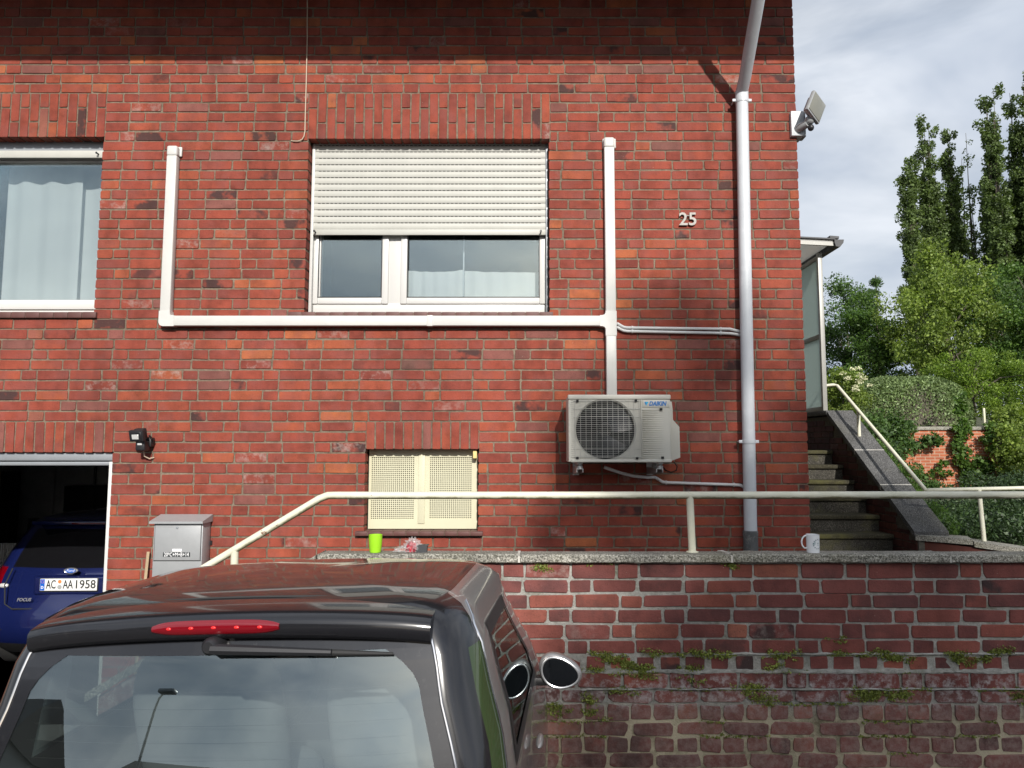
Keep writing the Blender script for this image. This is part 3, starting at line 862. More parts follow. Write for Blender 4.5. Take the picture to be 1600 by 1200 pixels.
# window at the picture edge
x0, z0, x1, z1 = LW
w = part_empty('window', house, ((x0 + x1) / 2, FY + 0.1, z0)); w['label'] = 'white framed window with net curtains and raised shutter'
b = MB(); frame_rect(b, x0 + 0.01, z0 + 0.004, x1 - 0.004, z1 - 0.11, yf, yf + 0.07, 0.045); b.build('frame', 'frame', w)
b = MB(); xs0, xs1 = x0 + 0.05, x1 - 0.004
b.bbox((xs0, yf - 0.016, z0 + 0.048), (xs1, yf + 0.04, P(0, 469, yf).z), 0.006); b.bbox((xs0, yf - 0.016, P(0, 255, yf).z), (xs1, yf + .04, z1 - .12), 0.006)
b.build('sash', 'frame', w)
b = MB(); pane(b, xs0, P(0, 471, yf).z, xs1, P(0, 254, yf).z, yf + 0.008); b.build('pane', 'glass', w, smooth=False)
b = MB(); b.bbox((x0, ysh - 0.02, P(0, 248, ysh).z), (x1 - 0.003, ysh + 0.02, P(0, 236.5, ysh).z), 0.004); b.build('shutter_bottom_rail', 'shutter', w)
b = MB(); b.box((x0, ysh, P(0, 236, ysh).z), (x1, ysh + 0.015, z1 + 0.03)); b.build('shutter_slat', 'zinc', w, smooth=False)
b = MB(); c_ = P(154, 241, ysh - 0.02); b.lathe([(0.006, 0.0), (0.006, -0.02), (0.009, -0.03)], c_, 10, axis='Y'); b.build('shutter_stop', 'black', w)
yc = yf + 0.16
curtain('net_curtain', w, P(8, 360, yc).x, P(126, 360, yc).x, z0, lambda t: z1, yc, 0.010, 3)
curtain('net_curtain', w, P(122, 360, yc + .03).x, x1 + 0.2, z0, lambda t: z1, yc + 0.05, 0.008, 2)
curtain('net_curtain', w, x0, P(-40, 360, yc).x, z0, lambda t: z1, yc, 0.010, 3)
sill(w, x0, x1 + 0.03, z0 - 0.001, 0.045, 0.115, 0.022, 19)

# cellar window with perforated sheets
x0, z0, x1, z1 = BW
w = part_empty('window', house, ((x0 + x1) / 2, FY + 0.1, z0)); w['label'] = 'cream cellar window with two perforated metal sheets'
yp = FY + 0.10
def cx_(u): return P(u, 765, yp).x
def cz_(v): return P(0, v, yp).z
b = MB(); b.bbox((x0 + 0.01, yp, z0 + 0.002), (x1 - 0.012, yp + 0.03, z1 + 0.02), 0.004)
fr = b
# frame with two cut-out fields
b = MB(); xa, xb = x0 + 0.008, x1 - 0.012
F1 = (cx_(579.5), cz_(811.5), cx_(647), cz_(714)); F2 = (cx_(671), cz_(810.5), cx_(737), cz_(714))
zt, zb_ = z1 + 0.01, z0 + 0.002
def slab(a, c, e, f): b.box((a, yp, c), (e, yp + 0.02, f))
slab(xa, zb_, F1[0], zt); slab(F1[2], zb_, F2[0], zt); slab(F2[2], zb_, xb, zt)
slab(F1[0], zb_, F1[2], F1[1]); slab(F1[0], F1[3], F1[2], zt); slab(F2[0], zb_, F2[2], F2[1]); slab(F2[0], F2[3], F2[2], zt)
b.build('frame', 'cream', w, smooth=False)
b = MB(); b.bbox((cx_(653.5), yp - 0.008, cz_(818)), (cx_(664), yp + 0.004, cz_(709)), 0.003); b.build('cover_strip', 'cream', w)
def perforated(Fr, nx, nz):
    xa, za, xb, zb2 = Fr
    px, pz = (xb - xa) / nx, (zb2 - za) / nz; hx, hz = px * 0.27, pz * 0.27
    m = MB(); y = yp + 0.006
    for i in range(nx):
        for j in range(nz):
            cx2, cz2 = xa + (i + .5) * px, za + (j + .5) * pz
            o = [(cx2 - px / 2, y, cz2 - pz / 2), (cx2 + px / 2, y, cz2 - pz / 2), (cx2 + px / 2, y, cz2 + pz / 2), (cx2 - px / 2, y, cz2 + pz / 2)]
            q = [(cx2 - hx, y, cz2 - hz), (cx2 + hx, y, cz2 - hz), (cx2 + hx, y, cz2 + hz), (cx2 - hx, y, cz2 + hz)]
            m.add(o + q, [(0, 1, 5, 4), (1, 2, 6, 5), (2, 3, 7, 6), (3, 0, 4, 7)])
    return m
perforated(F1, 22, 32).build('perforated_sheet', 'cream', w, smooth=False); perforated(F2, 22, 32).build('perforated_sheet', 'cream', w, smooth=False)
b = MB(); c_ = P(742.5, 710, FY + .05); b.bbox((c_.x - .016, FY + .03, c_.z - .03), (c_.x + .014, FY + .10, c_.z + .033), .004); b.build('foam_wedge', 'foam', w)
sill(w, P(556, 835, FY).x, P(755, 835, FY).x, P(0, 829.5, FY).z, 0.032, 0.10, 0.045, 10)

# garage opening
x0, z0, x1, z1 = GW
gd = part_empty('garage_doorway', house, ((x0 + x1) / 2, FY, 0)); gd['label'] = 'open garage doorway with grey lintel and white edge strip'
b = MB(); zA, zB, zC = P(0, 708, FY + .03).z, P(0, 720.5, FY + .03).z, P(0, 727.5, FY + .03).z
b.bbox((x0, FY + 0.03, zB), (x1 + .003, FY + 0.22, zA + 0.01), 0.012, 3); b.bbox((x0, FY + 0.05, zC), (x1 + .003, FY + 0.2, zB - 0.002), 0.006)
b.build('lintel_box', 'zinc', gd)
b = MB(); b.bbox((x1 - 0.020, FY - 0.002, 0), (x1 + 0.004, FY + 0.22, zB - .004), 0.003); b.build('edge_strip', 'frame', gd)
room(-9.2, -2.75, yb, 12.0, 0.004, P(0, 727.5, FY).z + 0.03, 'plaster_dim', 'garage_room')
def gbox(name, a, c, mat, r=0.004):
    b = MB(); b.bbox(a, c, r); return b.build(name, mat, gd)
gY = 11.9
def gx_(u): return P(u, 780, gY).x
def gzz(v): return P(0, v, gY).z
gbox('wall_panel', (gx_(55), gY, 0.01), (gx_(82), gY + .05, gzz(731)), 'plaster_dim'); gbox('wall_panel', (gx_(96), gY, 0.01), (gx_(180), gY + .05, gzz(731)), 'plaster_dim')
gbox('wall_dado', (gx_(46), gY - .01, 0.01), (gx_(100), gY + .001, gzz(810)), 'floor')
gbox('door_frame', (gx_(100), gY - .03, 0.01), (gx_(106.5), gY, gzz(763)), 'plaster_dim'); gbox('door_frame', (gx_(100.5), gY - .03, gzz(767.5)), (gx_(150), gY, gzz(763.5)), 'plaster_dim')
gbox('cupboard', (gx_(130), gY - .5, 0.01), (gx_(172), gY - .02, gzz(757)), 'black'); gbox('post', (gx_(40), gY - .6, 0.01), (gx_(57), gY - .4, gzz(735)), 'black')
gbox('shelf_bracket', (gx_(30), gY - .8, gzz(742)), (gx_(48), gY - .75, gzz(738)), 'plaster_dim')
b = MB(); b.tube([(gx_(149.5), gY - .05, gzz(729)), (gx_(149.5), gY - .05, gzz(764))], 0.02, 8); b.build('pipe', 'black', gd)
for i in range(12):
    xx = P(-4 + i * 3.4, 880, 8.5).x; b = MB(); b.bbox((xx, 8.5, P(0, 915, 8.5).z), (xx + 0.016, 8.56, P(0, 849, 8.5).z), 0.005); b.build('radiator_fin', 'plaster_dim', gd)
mb = MB(); mb.box((-9.2, FY + .01, 0.0), (-2.76, 11.99, 0.004)); mb.build('garage_floor', 'floor', kind='structure', smooth=False)

# ================================================================== RETAINING WALL
RX0, RX1 = P(497, 870, WY).x, 5.2
RZ = P(0, 878.5, WY).z                                  # underside of the coping
rwall = thing('retaining_wall', (RX0, WY, 0), 'old red brick retaining wall with mossy joints and concrete coping', 'wall')
m = MB(); m.box((RX0 + .01, WY + 0.007, 0.0), (RX1, WY + 0.17, RZ - 0.002)); core = m.build('mortar_core', 'mortar_wall', rwall, smooth=False)
# sloping end beside the steps
m = MB(); xe = RX0 - 1.15
m.prism([(RX0 + .008, WY + .007, 0), (RX0 + .008, WY + .007, RZ - .004), (xe, WY + .007, RZ - .70), (xe, WY + .007, 0)], (0, 0, 0), (0, 0.16, 0)); m.build('sloping_end', 'brick_wall', rwall, smooth=False)
rr = random.Random(23)
vj = [878.5, 905, 928, 951, 974.5, 999, 1022.5, 1050, 1077, 1100, 1127.5, 1151, 1177.5]
zj = [P(0, v, WY).z for v in vj]
while zj[-1] > 0.18: zj.append(zj[-1] - 0.080)
rest = MB(); cnt = 0
co = org(core)
for i in range(len(zj) - 1):
    zt, zb = zj[i], zj[i + 1]
    old = i >= 8
    jt = 0.015 if not old else 0.013
    if i == 6: pt = [HD * 1.08]; jt = 0.024
    elif old: pt = [SL] if i % 2 == 0 else [HD]
    elif i == 8: pt = [HD, HD, SL]
    else: pt = [SL, SL, HD]
    ph = 0.11 * (i % 2) + 0.06 * math.sin(i * 7.7) + (0.19 if i % 2 else 0)
    for a, b in lay(RX0, RX1, ph, pt):
        w_, h_ = b - a - jt + rr.uniform(-.006, .004), zt - zb - jt * 0.85 + rr.uniform(-.005, .004)
        if old and rr.random() < 0.14: w_ *= 0.9
        if i == 6: h_ *= 0.92; w_ -= rr.uniform(0, .02)
        x, z = (a + b) / 2, (zt + zb) / 2 + rr.uniform(-.0025, .0025)
        out = rr.uniform(-.003, .003) + (rr.uniform(-.006, .003) if old else 0)
        if i in (6,): out += 0.004
        if i == 7: out -= 0.004
        vis = a > -0.5 and a < 3.25 and z > EZ - 1.72
        L, vw, vh = variant('w' if not old else 'wo', 0.23, 0.064, 'brick_wall', 0.06, 14, 0.009 if not old else 0.014, 0.0035 if not old else 0.005)
        if vis and cnt < 300:
            link_obj('brick', rr.choice(L), core, Vector((x, WY + out, z)) - co, (w_ / vw, 1, h_ / vh), (0, rr.uniform(-.01, .01), 0)); cnt += 1
        else:
            vs, fs = fixwind(*brick_verts(w_, h_, 0.06, rr, 0.009, 0.004))
            rest.add([(x + p, WY + out + q, z + r) for p, q, r in vs], fs)
rest.build('brick_courses', 'brick_wall', core, smooth=False, kind='stuff')
# crumbling mortar ledges and smears half-way up
def ledge(name, zi, x0, x1, hmin, hmax, out, seed, down=0.0):
    m = MB(); vs = []; n = int((x1 - x0) / 0.012)
    for i in range(n + 1):
        x = x0 + (x1 - x0) * i / n
        a = mnoise.noise(Vector((x * 9, seed, 0))); b = mnoise.noise(Vector((x * 31, seed, 3))); c_ = mnoise.noise(Vector((x * 5, seed, 8)))
        hi = zj[zi] + hmin + (hmax - hmin) * max(0, .5 + a) + .004 * b; lo = zj[zi] - hmin * .8 - (hmax - hmin) * down * max(0, .4 + c_) - .004 * b
        o = out * (0.35 + max(0, .5 + c_)) 
        vs += [(x, WY + .012, hi), (x, WY - o * .6, hi - .003), (x, WY - o, (hi + lo) / 2 + .003 * b), (x, WY - o * .7, lo + .003), (x, WY + .012, lo)]
    m.add(vs, [(i * 5 + j, i * 5 + j + 1, (i + 1) * 5 + j + 1, (i + 1) * 5 + j) for i in range(n) for j in range(4)])
    m.build(name, 'mortar_wall', rwall, ang=60)
ledge('mortar_ledge', 7, -.05, 3.6, .006, .022, .008, 2.0, .6); ledge('mortar_ledge', 8, .3, 3.6, .003, .012, .010, 5.0, .8); ledge('mortar_ledge', 6, 1.0, 3.6, .004, .012, .007, 9.0, .3)
# coping slabs, leaning back slightly
joints = [RX0 + 0.0, P(811, 868, WY).x, P(1141, 868, WY).x, P(1480, 868, WY).x, RX1]
cf = WY - 0.035; cb = WY + 0.175
zt_f = P(0, 866, cf).z
for i in range(4):
    a, b = joints[i] + 0.006, joints[i + 1] - 0.006
    zl = zt_f - 0.003 * (i % 2); zd = RZ + 0.001
    m = MB(); r = 0.006
    pf = [(0, cf, zd + r), (0, cf + r, zd), (0, cb, zd), (0, cb, zl - 0.012), (0, cf + 0.012, zl), (0, cf, zl - 0.008)]
    n = max(2, int((b - a) / 0.05)); base = 0; vs = []; fs = []
    for k in range(n + 1):
        x = a + (b - a) * k / n
        for j, (_, y, z) in enumerate(pf): vs.append((x, y + rr.uniform(-.0015, .0015), z + rr.uniform(-.0012, .0012)))
    for k in range(n):
        for j in range(6): fs.append((k * 6 + j, (k + 1) * 6 + j, (k + 1) * 6 + (j + 1) % 6, k * 6 + (j + 1) % 6))
    fs += [tuple(range(6)), tuple(n * 6 + j for j in range(6))[::-1]]
    m.add(vs, fs); m.build('coping_slab', 'coping', rwall, smooth=False)
    if i:
        j = MB(); j.box((joints[i] - 0.0075, cf + 0.004, zd + .002), (joints[i] + 0.0075, cb - 0.004, zl - 0.008)); j.build('coping_joint', 'joint', rwall, smooth=False)
m = MB(); m.prism([(RX0 - .004, cf, RZ + .002), (RX0 - .004, cf, zt_f - .006), (xe - .05, cf, zt_f - .72), (xe - .05, cf, RZ - .72)], (0, 0, 0), (0, cb - cf, 0)); m.build('coping_slab', 'coping', rwall, smooth=False)
# steps from the drive behind the sloping end
for i in range(6):
    st_ = MB(); zz = PATH_Z * (i + 0) / 6 + 0.02
    st_.bbox((-0.955 - 0.29 * (6 - i), WY + 0.22, 0.005), (-0.955 - 0.29 * (5 - i) - .002, FY - 0.006, zz + PATH_Z / 6 - .02), 0.008)
    st_.build('garden_step', 'step', label='%s concrete step counted up from the drive, behind the sloping wall end' % ('first second third fourth fifth sixth'.split()[i]), cat='step', group='steps up to the path', base=(-0.955 - 0.29 * (6 - i), WY + .22, 0))

# small plants and moss in the joints: one mass
def leaves(centres, radii, counts, size, rs, flatten=(1, 1, 1), aspect=0.55, up=0.0):
    """leaf-shaped quads scattered in ellipsoids; returns verts, quads"""
    V = []
    for c, rd, n in zip(centres, radii, counts):
        d = rs.normal(size=(n, 3)); d /= np.linalg.norm(d, axis=1)[:, None]
        rad = rs.random((n, 1)) ** 0.45
        p = np.asarray(c) + d * rad * np.asarray(rd)
        ax = rs.normal(size=(n, 3)) + np.array([0, 0, up]); ax /= np.linalg.norm(ax, axis=1)[:, None]
        bx = np.cross(ax, rs.normal(size=(n, 3))); bx /= (np.linalg.norm(bx, axis=1)[:, None] + 1e-9)
        s = size * (0.45 + 1.1 * rs.random((n, 1)) ** 1.5)
        V.append(np.stack([p - ax * s * .5, p + bx * s * aspect * .5, p + ax * s * .5, p - bx * s * aspect * .5], axis=1))
    V = np.concatenate(V).reshape(-1, 3)
    return V, np.arange(len(V)).reshape(-1, 4)
rs = np.random.RandomState(5)
cs, rd, ct = [], [], []
def mossrun(u0, v0, u1, v1, n, r=0.022):
    for i in range(n):
        t = rs.rand(); p = P(u0 + (u1 - u0) * t + rs.normal() * 9, v0 + (v1 - v0) * t + rs.normal() * 3, WY - 0.004)
        k = 0.5 + rs.rand(); cs.append((p.x, p.y, p.z)); rd.append((r * k * 1.5, 0.008 * k, r * k * 0.7)); ct.append(int(32 * k * k) + 6)
for a in [(925, 1022, 1020, 1050, 26), (915, 1048, 1020, 1052, 22), (975, 1025, 990, 1045, 8), (1070, 1040, 1080, 1072, 16), (1000, 1050, 1015, 1062, 8),
          (1085, 1018, 1110, 1022, 8), (1120, 1022, 1150, 1026, 8), (1150, 1068, 1200, 1080, 14), (1170, 1080, 1195, 1095, 10), (1330, 1082, 1430, 1082, 30),
          (1345, 1088, 1372, 1092, 12), (1395, 1086, 1430, 1090, 12), (1365, 1020, 1420, 1028, 18), (1485, 1020, 1510, 1026, 10), (1550, 1018, 1570, 1022, 8),
          (1200, 1022, 1245, 1025, 10), (1215, 1040, 1228, 1046, 5), (1300, 998, 1308, 1000, 4), (1312, 1020, 1318, 1022, 3), (850, 1100, 870, 1115, 12),
          (920, 1105, 935, 1125, 10), (955, 1075, 980, 1080, 8), (912, 1085, 918, 1095, 5), (832, 880, 846, 884, 6), (935, 875, 945, 880, 4), (1130, 876, 1150, 882, 8),
          (1200, 1085, 1210, 1100, 8), (1590, 1085, 1600, 1095, 6), (1470, 1040, 1600, 1022, 8), (1010, 1020, 1060, 1022, 5)]: mossrun(*a)
# a thin fringe along the damp joints
for zi in (6, 7, 8, 8, 9, 10, 11, 12):
    x = -0.4
    while x < 3.4:
        x += 0.004 + rs.rand() * 0.02
        if mnoise.noise(Vector((x * 2.3, zi * 7.1, 0))) + 0.15 * (zi < 9) < 0.12: continue
        k = 0.3 + 0.7 * rs.rand(); cs.append((x, WY - 0.001, zj[zi] + rs.normal() * 0.004)); rd.append((0.018 * k, 0.006, 0.009 * k)); ct.append(int(10 * k) + 2)
V, Q = leaves(cs, rd, ct, 0.0095, rs, aspect=0.85)
o = bpy.data.objects.new('moss_plants', np_mesh('moss_plants', V, Q, 'lf_moss')); C.objects.link(o)
setp(o, 'tiny moss and creeping weeds in the retaining wall joints', 'moss', kind='stuff')

# ================================================================== HANDRAIL ON THE WALL
ry = WY + 0.09; rrad = 0.0205
A = P(1605, 771.5, ry); zr = P(0, 774, ry).z
bend = P(508, 774, ry); low = P(338, 876, ry)
rail = thing('handrail', (bend.x, ry, zt_f), 'cream painted tubular handrail along the retaining wall, sloping down at one end', 'handrail')
d1 = (low - bend).normalized()
path = [(5.0, ry, zr + 0.003), (2.5, ry, zr + .002), (0.0, ry, zr), (bend.x + 0.05, ry, zr), tuple(bend + Vector((0.015, 0, zr - bend.z - .001))), tuple(bend + d1 * 0.035), tuple(bend + d1 * 0.4), tuple(low + d1 * .25)]
m = MB(); m.tube(path, rrad, 16); m.build('rail', 'rail', rail)
def post(u, v, name='post'):
    p = P(u, v, ry); m = MB()
    m.tube([(p.x - 0.008, ry, zr), (p.x, ry, zt_f - 0.004)], 0.0205, 14, False); o = m.build(name, 'rail', rail)
    f = MB(); f.lathe([(0.034, 0), (0.034, 0.004), (0.024, 0.007)], (p.x, ry, zt_f - 0.0075), 18); f.build('foot_plate', 'rail', o)
post(1081, 830)
p = Vector((low.x + .10, ry, low.z + .07)); m = MB(); m.tube([p, (p.x + .004, ry, 0.75)], 0.0205, 14); m.build('post', 'rail', rail)
post(2050, 830)

# ================================================================== THINGS ON THE COPING
def cz(y): return zt_f - 0.012 * (y - cf) / (cb - cf) + 0.0005
c = P(586.5, 857, WY + 0.06); c.z = cz(c.y)
m = MB(); m.lathe([(0.026, 0), (0.030, 0.003), (0.0335, 0.03), (0.0365, 0.065), (0.0368, 0.097), (0.0352, 0.097), (0.034, 0.06), (0.028, 0.008)], c, 28)
m.build('cup', 'green_cup', label='lime green plastic cup standing on the wall coping behind the car', cat='cup', base=c)
c = P(1270.5, 863, WY + 0.05); c.z = cz(c.y)
mug = thing('mug', c, 'white china mug with printed emblem on the coping near the stairs', 'mug')
m = MB(); m.lathe([(0.031, 0), (0.0335, 0.003), (0.0345, 0.05), (0.0355, 0.099), (0.0335, 0.099), (0.032, 0.05), (0.03, 0.008)], c, 32); m.build('body', 'mug', mug)
m = MB(); hp = [c + Vector((-0.033 - 0.028 * math.sin(t), 0, 0.052 + 0.036 * math.cos(t) + 0.005)) for t in np.linspace(0.05, math.pi - 0.45, 12)] + [c + Vector((-0.034, 0, 0.026))]
m.tube(hp, 0.0042, 10); m.build('handle', 'mug', mug)
m = MB()                                                # ring emblem wrapped on the mug, seen from the side
for k in range(26):
    t = 2 * math.pi * k / 26
    def on(rad, tt):
        a = (0.014 + rad * math.cos(tt)) / 0.036; z = 0.050 + rad * math.sin(tt)
        return c + Vector((0.0358 * math.sin(a), -0.0358 * math.cos(a), z))
    if k % 2 == 0: m.add([on(0.022, t), on(0.022, t + .2), on(0.027, t + .2), on(0.027, t)], [(0, 1, 2, 3)])
m.build('emblem', 'print', mug, smooth=False)
m = MB()
for (dx, dz, w_, h_) in ((-0.014, 0.045, .008, .012), (-0.006, 0.048, .006, .014), (0.010, 0.05, .012, .008), (0.012, 0.042, .008, .005), (0.0, 0.06, .002, .014)):
    a0, a1 = (dx) / .036, (dx + w_) / .036
    q = lambda a, z: c + Vector((0.0357 * math.sin(a), -0.0357 * math.cos(a), z))
    m.add([q(a0, dz), q(a1, dz), q(a1, dz + h_), q(a0, dz + h_)], [(0, 1, 2, 3)])
m.build('emblem', 'print_grey', mug, smooth=False)
# plastic bag
c = P(640, 857, WY + 0.07); c.z = cz(c.y)
bag = thing('plastic_bag', c, 'crumpled clear plastic bag with red contents lying on the coping', 'bag')
def crumple(m, c, r, amp, seed, nu=28, nv=18, mi=0):
    b0 = len(m.v); m.ellipsoid((0, 0, 0), r, nu, nv, 1.0, mi)
    for i in range(b0, len(m.v)):
        q = m.v[i]; n = mnoise.noise(q * (1.4 / max(r)) * 2.2 + Vector((seed, 0, 0))); n2 = mnoise.noise(q * (6.0 / max(r)) + Vector((0, seed, 0)))
        q = q * (1 + amp * n * 1.6 + amp * 0.8 * n2); q.z = max(q.z, -r[2] * 0.8); m.v[i] = q + Vector(c)
    return m
m = MB(); crumple(m, c + Vector((0.012, 0, 0.024)), (0.030, 0.022, 0.028), 0.35, 3); m.build('contents', 'red_stuff', bag)
m = MB(); crumple(m, c + Vector((0.014, 0, 0.034)), (0.036, 0.028, 0.038), 0.6, 9); crumple(m, c + Vector((-0.035, 0, 0.014)), (0.042, 0.02, 0.016), 0.7, 5); m.build('film', 'film', bag, ang=12)
c = P(659.5, 857, WY + 0.07); c.z = cz(c.y)
m = MB(); m.prism([(-.030, 0, .002), (-.026, 0, .040), (-.018, 0, .043), (.036, 0, .043), (.036, 0, .038), (.030, 0, .036), (.027, 0, .004), (.020, 0, 0), (-.024, 0, 0)], c + Vector((0, -.022, 0)), c + Vector((0, .022, 0)))
m.build('plastic_box', 'grey_plastic', label='small charcoal plastic box beside the plastic bag on the coping', cat='box', base=c, ang=25)
# dropped mortar stick on the coping
a = P(1122, 861, WY + 0.12); b = P(1141, 866.5, WY - .01)
m = MB(); a.z = cz(a.y) + .004; b.z = cz(b.y) + .003
m.tube([a, a.lerp(b, .3) + Vector((0, 0, .002)), b], [0.004, 0.003, 0.003], 8); m.build('twig', 'joint', label='small pale twig lying on the coping beside the downpipe', cat='twig', base=a)

# ================================================================== TRUNKING AND PIPES ON THE FACADE
tr = thing('pipe_trunking', (P(957, 560, FY).x, FY, 2.3), 'white plastic pipe trunking running round under the shuttered window', 'trunking')
TD, TW = 0.062, 0.078
def seg(a, b, name='trunking_length', w=TW, d=TD, r=0.007):
    (ax, az), (bx, bz) = a, b; m = MB()
    if abs(ax - bx) < 1e-6: m.bbox((ax - w / 2, FY - d, min(az, bz)), (ax + w / 2, FY - 0.004, max(az, bz)), r, 3)
    else: m.bbox((min(ax, bx), FY - d, az - w / 2), (max(ax, bx), FY - 0.004, az + w / 2), r, 3)
    return m.build(name, 'pvc', tr)
xl, xr = P(262.5, 370, FY - .06).x, P(954, 420, FY - .06).x
zt1, zt2, zh = P(0, 232, FY).z, P(0, 219, FY).z, P(0, 501, FY - .06).z
seg((xl, zt1 - 0.08), (xl, zh + 0.06)); seg((xl + 0.06, zh), (P(672, 501, FY - .06).x, zh)); seg((P(672, 501, FY - .06).x + .001, zh), (xr - 0.07, zh))
seg((xr, zt2 - 0.08), (xr, zh + 0.06)); seg((xr, zh - 0.10), (xr, P(0, 620, FY).z))
seg((P(667, 501, FY - .06).x, zh), (P(676, 501, FY - .06).x, zh), 'coupling', TW + .006, TD + .003, .003)
def elbow_poly(pts, name, d):
    m = MB(); m.prism([(x, FY - d, z) for x, z in pts], (0, 0, 0), (0, d - .004, 0)); o = m.build(name, 'pvc', tr, ang=25)
    return o
h = TW / 2 + 0.003
elbow_poly([(xl - h, zh + .075), (xl - h, zh - h + .03), (xl - h + .01, zh - h + .008), (xl - h + .03, zh - h), (xl + .075, zh - h), (xl + .075, zh + h), (xl + h + .012, zh + h), (xl + h + .003, zh + h + .004), (xl + h, zh + h + .012), (xl + h, zh + .075)], 'elbow', TD + .003)
elbow_poly([(xr - h, zh + .075), (xr - h, zh + h + .02), (xr - h - .008, zh + h + .006), (xr - h - .025, zh + h), (xr - .085, zh + h), (xr - .085, zh - h), (xr - h - .025, zh - h), (xr - h - .008, zh - h - .006), (xr - h, zh - h - .02), (xr - h, zh - .115), (xr + h, zh - .115), (xr + h, zh + .075)], 'tee', TD + .003)
for x_, z_ in ((xl, zt1), (xr, zt2)):
    m = MB(); m.bbox((x_ - h, FY - TD - .004, z_ - .085), (x_ + h, FY - .004, z_), 0.018, 4); m.build('wall_cap', 'pvc', tr)
    m = MB(); m.bbox((x_ - h - .012 + .006, FY - .022, z_ - .075), (x_ + h + .016, FY - .003, z_ + .006), 0.016, 3); m.build('wall_flange', 'pvc', tr)
# two small condensate pipes
def smallpipe(name, pts, r, label, clips=()):
    t = thing(name, pts[0], label, 'pipe', 'white drain pipes to the downpipe')
    m = MB(); m.tube(pts, r, 12); m.build('tube', 'pvc_pipe', t)
    for q in clips:
        m = MB(); m.tube([Vector(q) - Vector((0.006, 0, 0)), Vector(q) + Vector((0.006, 0, 0))], r + .004, 12); m.box((q[0] - .005, q[1], q[2] - .004), (q[0] + .005, FY - .002, q[2] + .004)); m.build('clip', 'pvc_pipe', t)
yp_ = FY - 0.022
def pp(u, v): return P(u, v, yp_)
smallpipe('drain_pipe', [pp(964, 505), pp(968, 507.5), pp(974, 511), pp(980, 512), pp(1050, 513), pp(1125, 514), pp(1140, 514), pp(1148, 516), pp(1156, 518)], 0.0115, 'upper of two thin white pipes between the trunking and the downpipe', [pp(988, 512.2), pp(1126, 514)])
smallpipe('drain_pipe', [pp(964, 511), pp(968, 513.5), pp(974, 516.5), pp(980, 517.5), pp(1050, 519), pp(1125, 520.5), pp(1140, 521), pp(1148, 522), pp(1156, 523.5)], 0.0115, 'lower of two thin white pipes between the trunking and the downpipe', [pp(988, 517.7), pp(1126, 520.6)])
ya = FY - 0.2
smallpipe('drain_pipe', [P(944, 730, ya), P(955, 734, ya), P(970, 739, FY - .16), P(990, 744, FY - .1), P(1012, 746, FY - .05), pp(1024, 746), pp(1029, 749), pp(1035, 753), pp(1042, 754), pp(1100, 756), pp(1148, 757.5), pp(1156, 758), pp(1163, 761)], 0.0115, 'white drain hose from under the outdoor unit to the downpipe', [pp(1041, 754), pp(1147, 757.4)])
# downpipe
dp = thing('downpipe', (P(1172, 850, FY - .07).x, FY - .07, PATH_Z), 'pale grey painted downpipe at the corner of the brick house', 'downpipe')
dy = FY - 0.075
top = P(1159, 150, dy); bot = P(1173, 838, dy)
m = MB(); m.tube([bot, bot.lerp(top, .33), bot.lerp(top, .66), top], 0.047, 24); m.build('pipe', 'downpipe', dp)
gt = top + Vector((-.05, -1.03, .92))
m = MB(); m.tube([top - Vector((0, 0, .02)), top + Vector((0.0, 0, .03)), top + (gt - top) * 0.10, top + (gt - top) * .9, gt + Vector((0, -.05, .05))], [0.0465, 0.046, .046, .046, .046], 24); m.build('bend', 'downpipe', dp)
m = MB(); m.lathe([(0.048, -.05), (0.0505, -.048), (0.0505, .045), (0.048, .05)], top - Vector((0, 0, .01)), 24); m.build('collar', 'downpipe', dp)
for (v, mt) in ((157, 'downpipe'), (690, 'downpipe')):
    q = P(1159 + (v - 150) * 14 / 688, v, dy); m = MB(); m.lathe([(0.0485, -.014), (0.0515, -.014), (0.0515, .014), (0.0485, .014)], q, 24)
    m.bbox((q.x - .075, dy - .008, q.z - .011), (q.x - .045, dy + .008, q.z + .011), .003); m.bbox((q.x + .045, dy - .008, q.z - .011), (q.x + .075, dy + .008, q.z + .011), .003)
    m.tube([(q.x - .06, dy, q.z), (q.x - .06, FY, q.z)], .005, 8); m.build('pipe_clamp', mt, dp)
m = MB(); q = P(1172.5, 832, dy); m.lathe([(0.049, .015), (0.055, .01), (0.055, -.02), (0.053, -.03), (0.053, PATH_Z - q.z)], q, 24); m.build('socket', 'socket', dp)
# cable
yk = FY - 0.012
pts = [P(480.5, -60, yk), P(480, 60, yk), P(478.5, 130, yk), P(477, 180, yk), P(476.5, 205, yk), P(475, 213, yk), P(472, 218, yk), P(466, 220.5, yk), P(459, 220.5, yk), P(455, 220, FY)]
m = MB(); m.tube(pts, 0.0045, 8); m.build('cable', 'cable', label='thin tan cable hanging down beside the shuttered window lintel', cat='cable', base=pts[-1])
# house number
hn = thing('house_number', P(1074, 345, FY), 'weathered metal house number 25 on the brick wall', 'number')
for ch, u in (('2', 1067.5), ('5', 1082)):
    text_obj('digit', ch, 0.142, 0.008, 'digit', hn, P(u, 343.5, FY - .012), offset=0.002)
m = MB(); q = P(1073.5, 337, FY - .014); m.tube([q + Vector((-.018, 0, 0)), q + Vector((.018, 0, 0))], .005, 8); m.build('screw_bar', 'digit', hn)

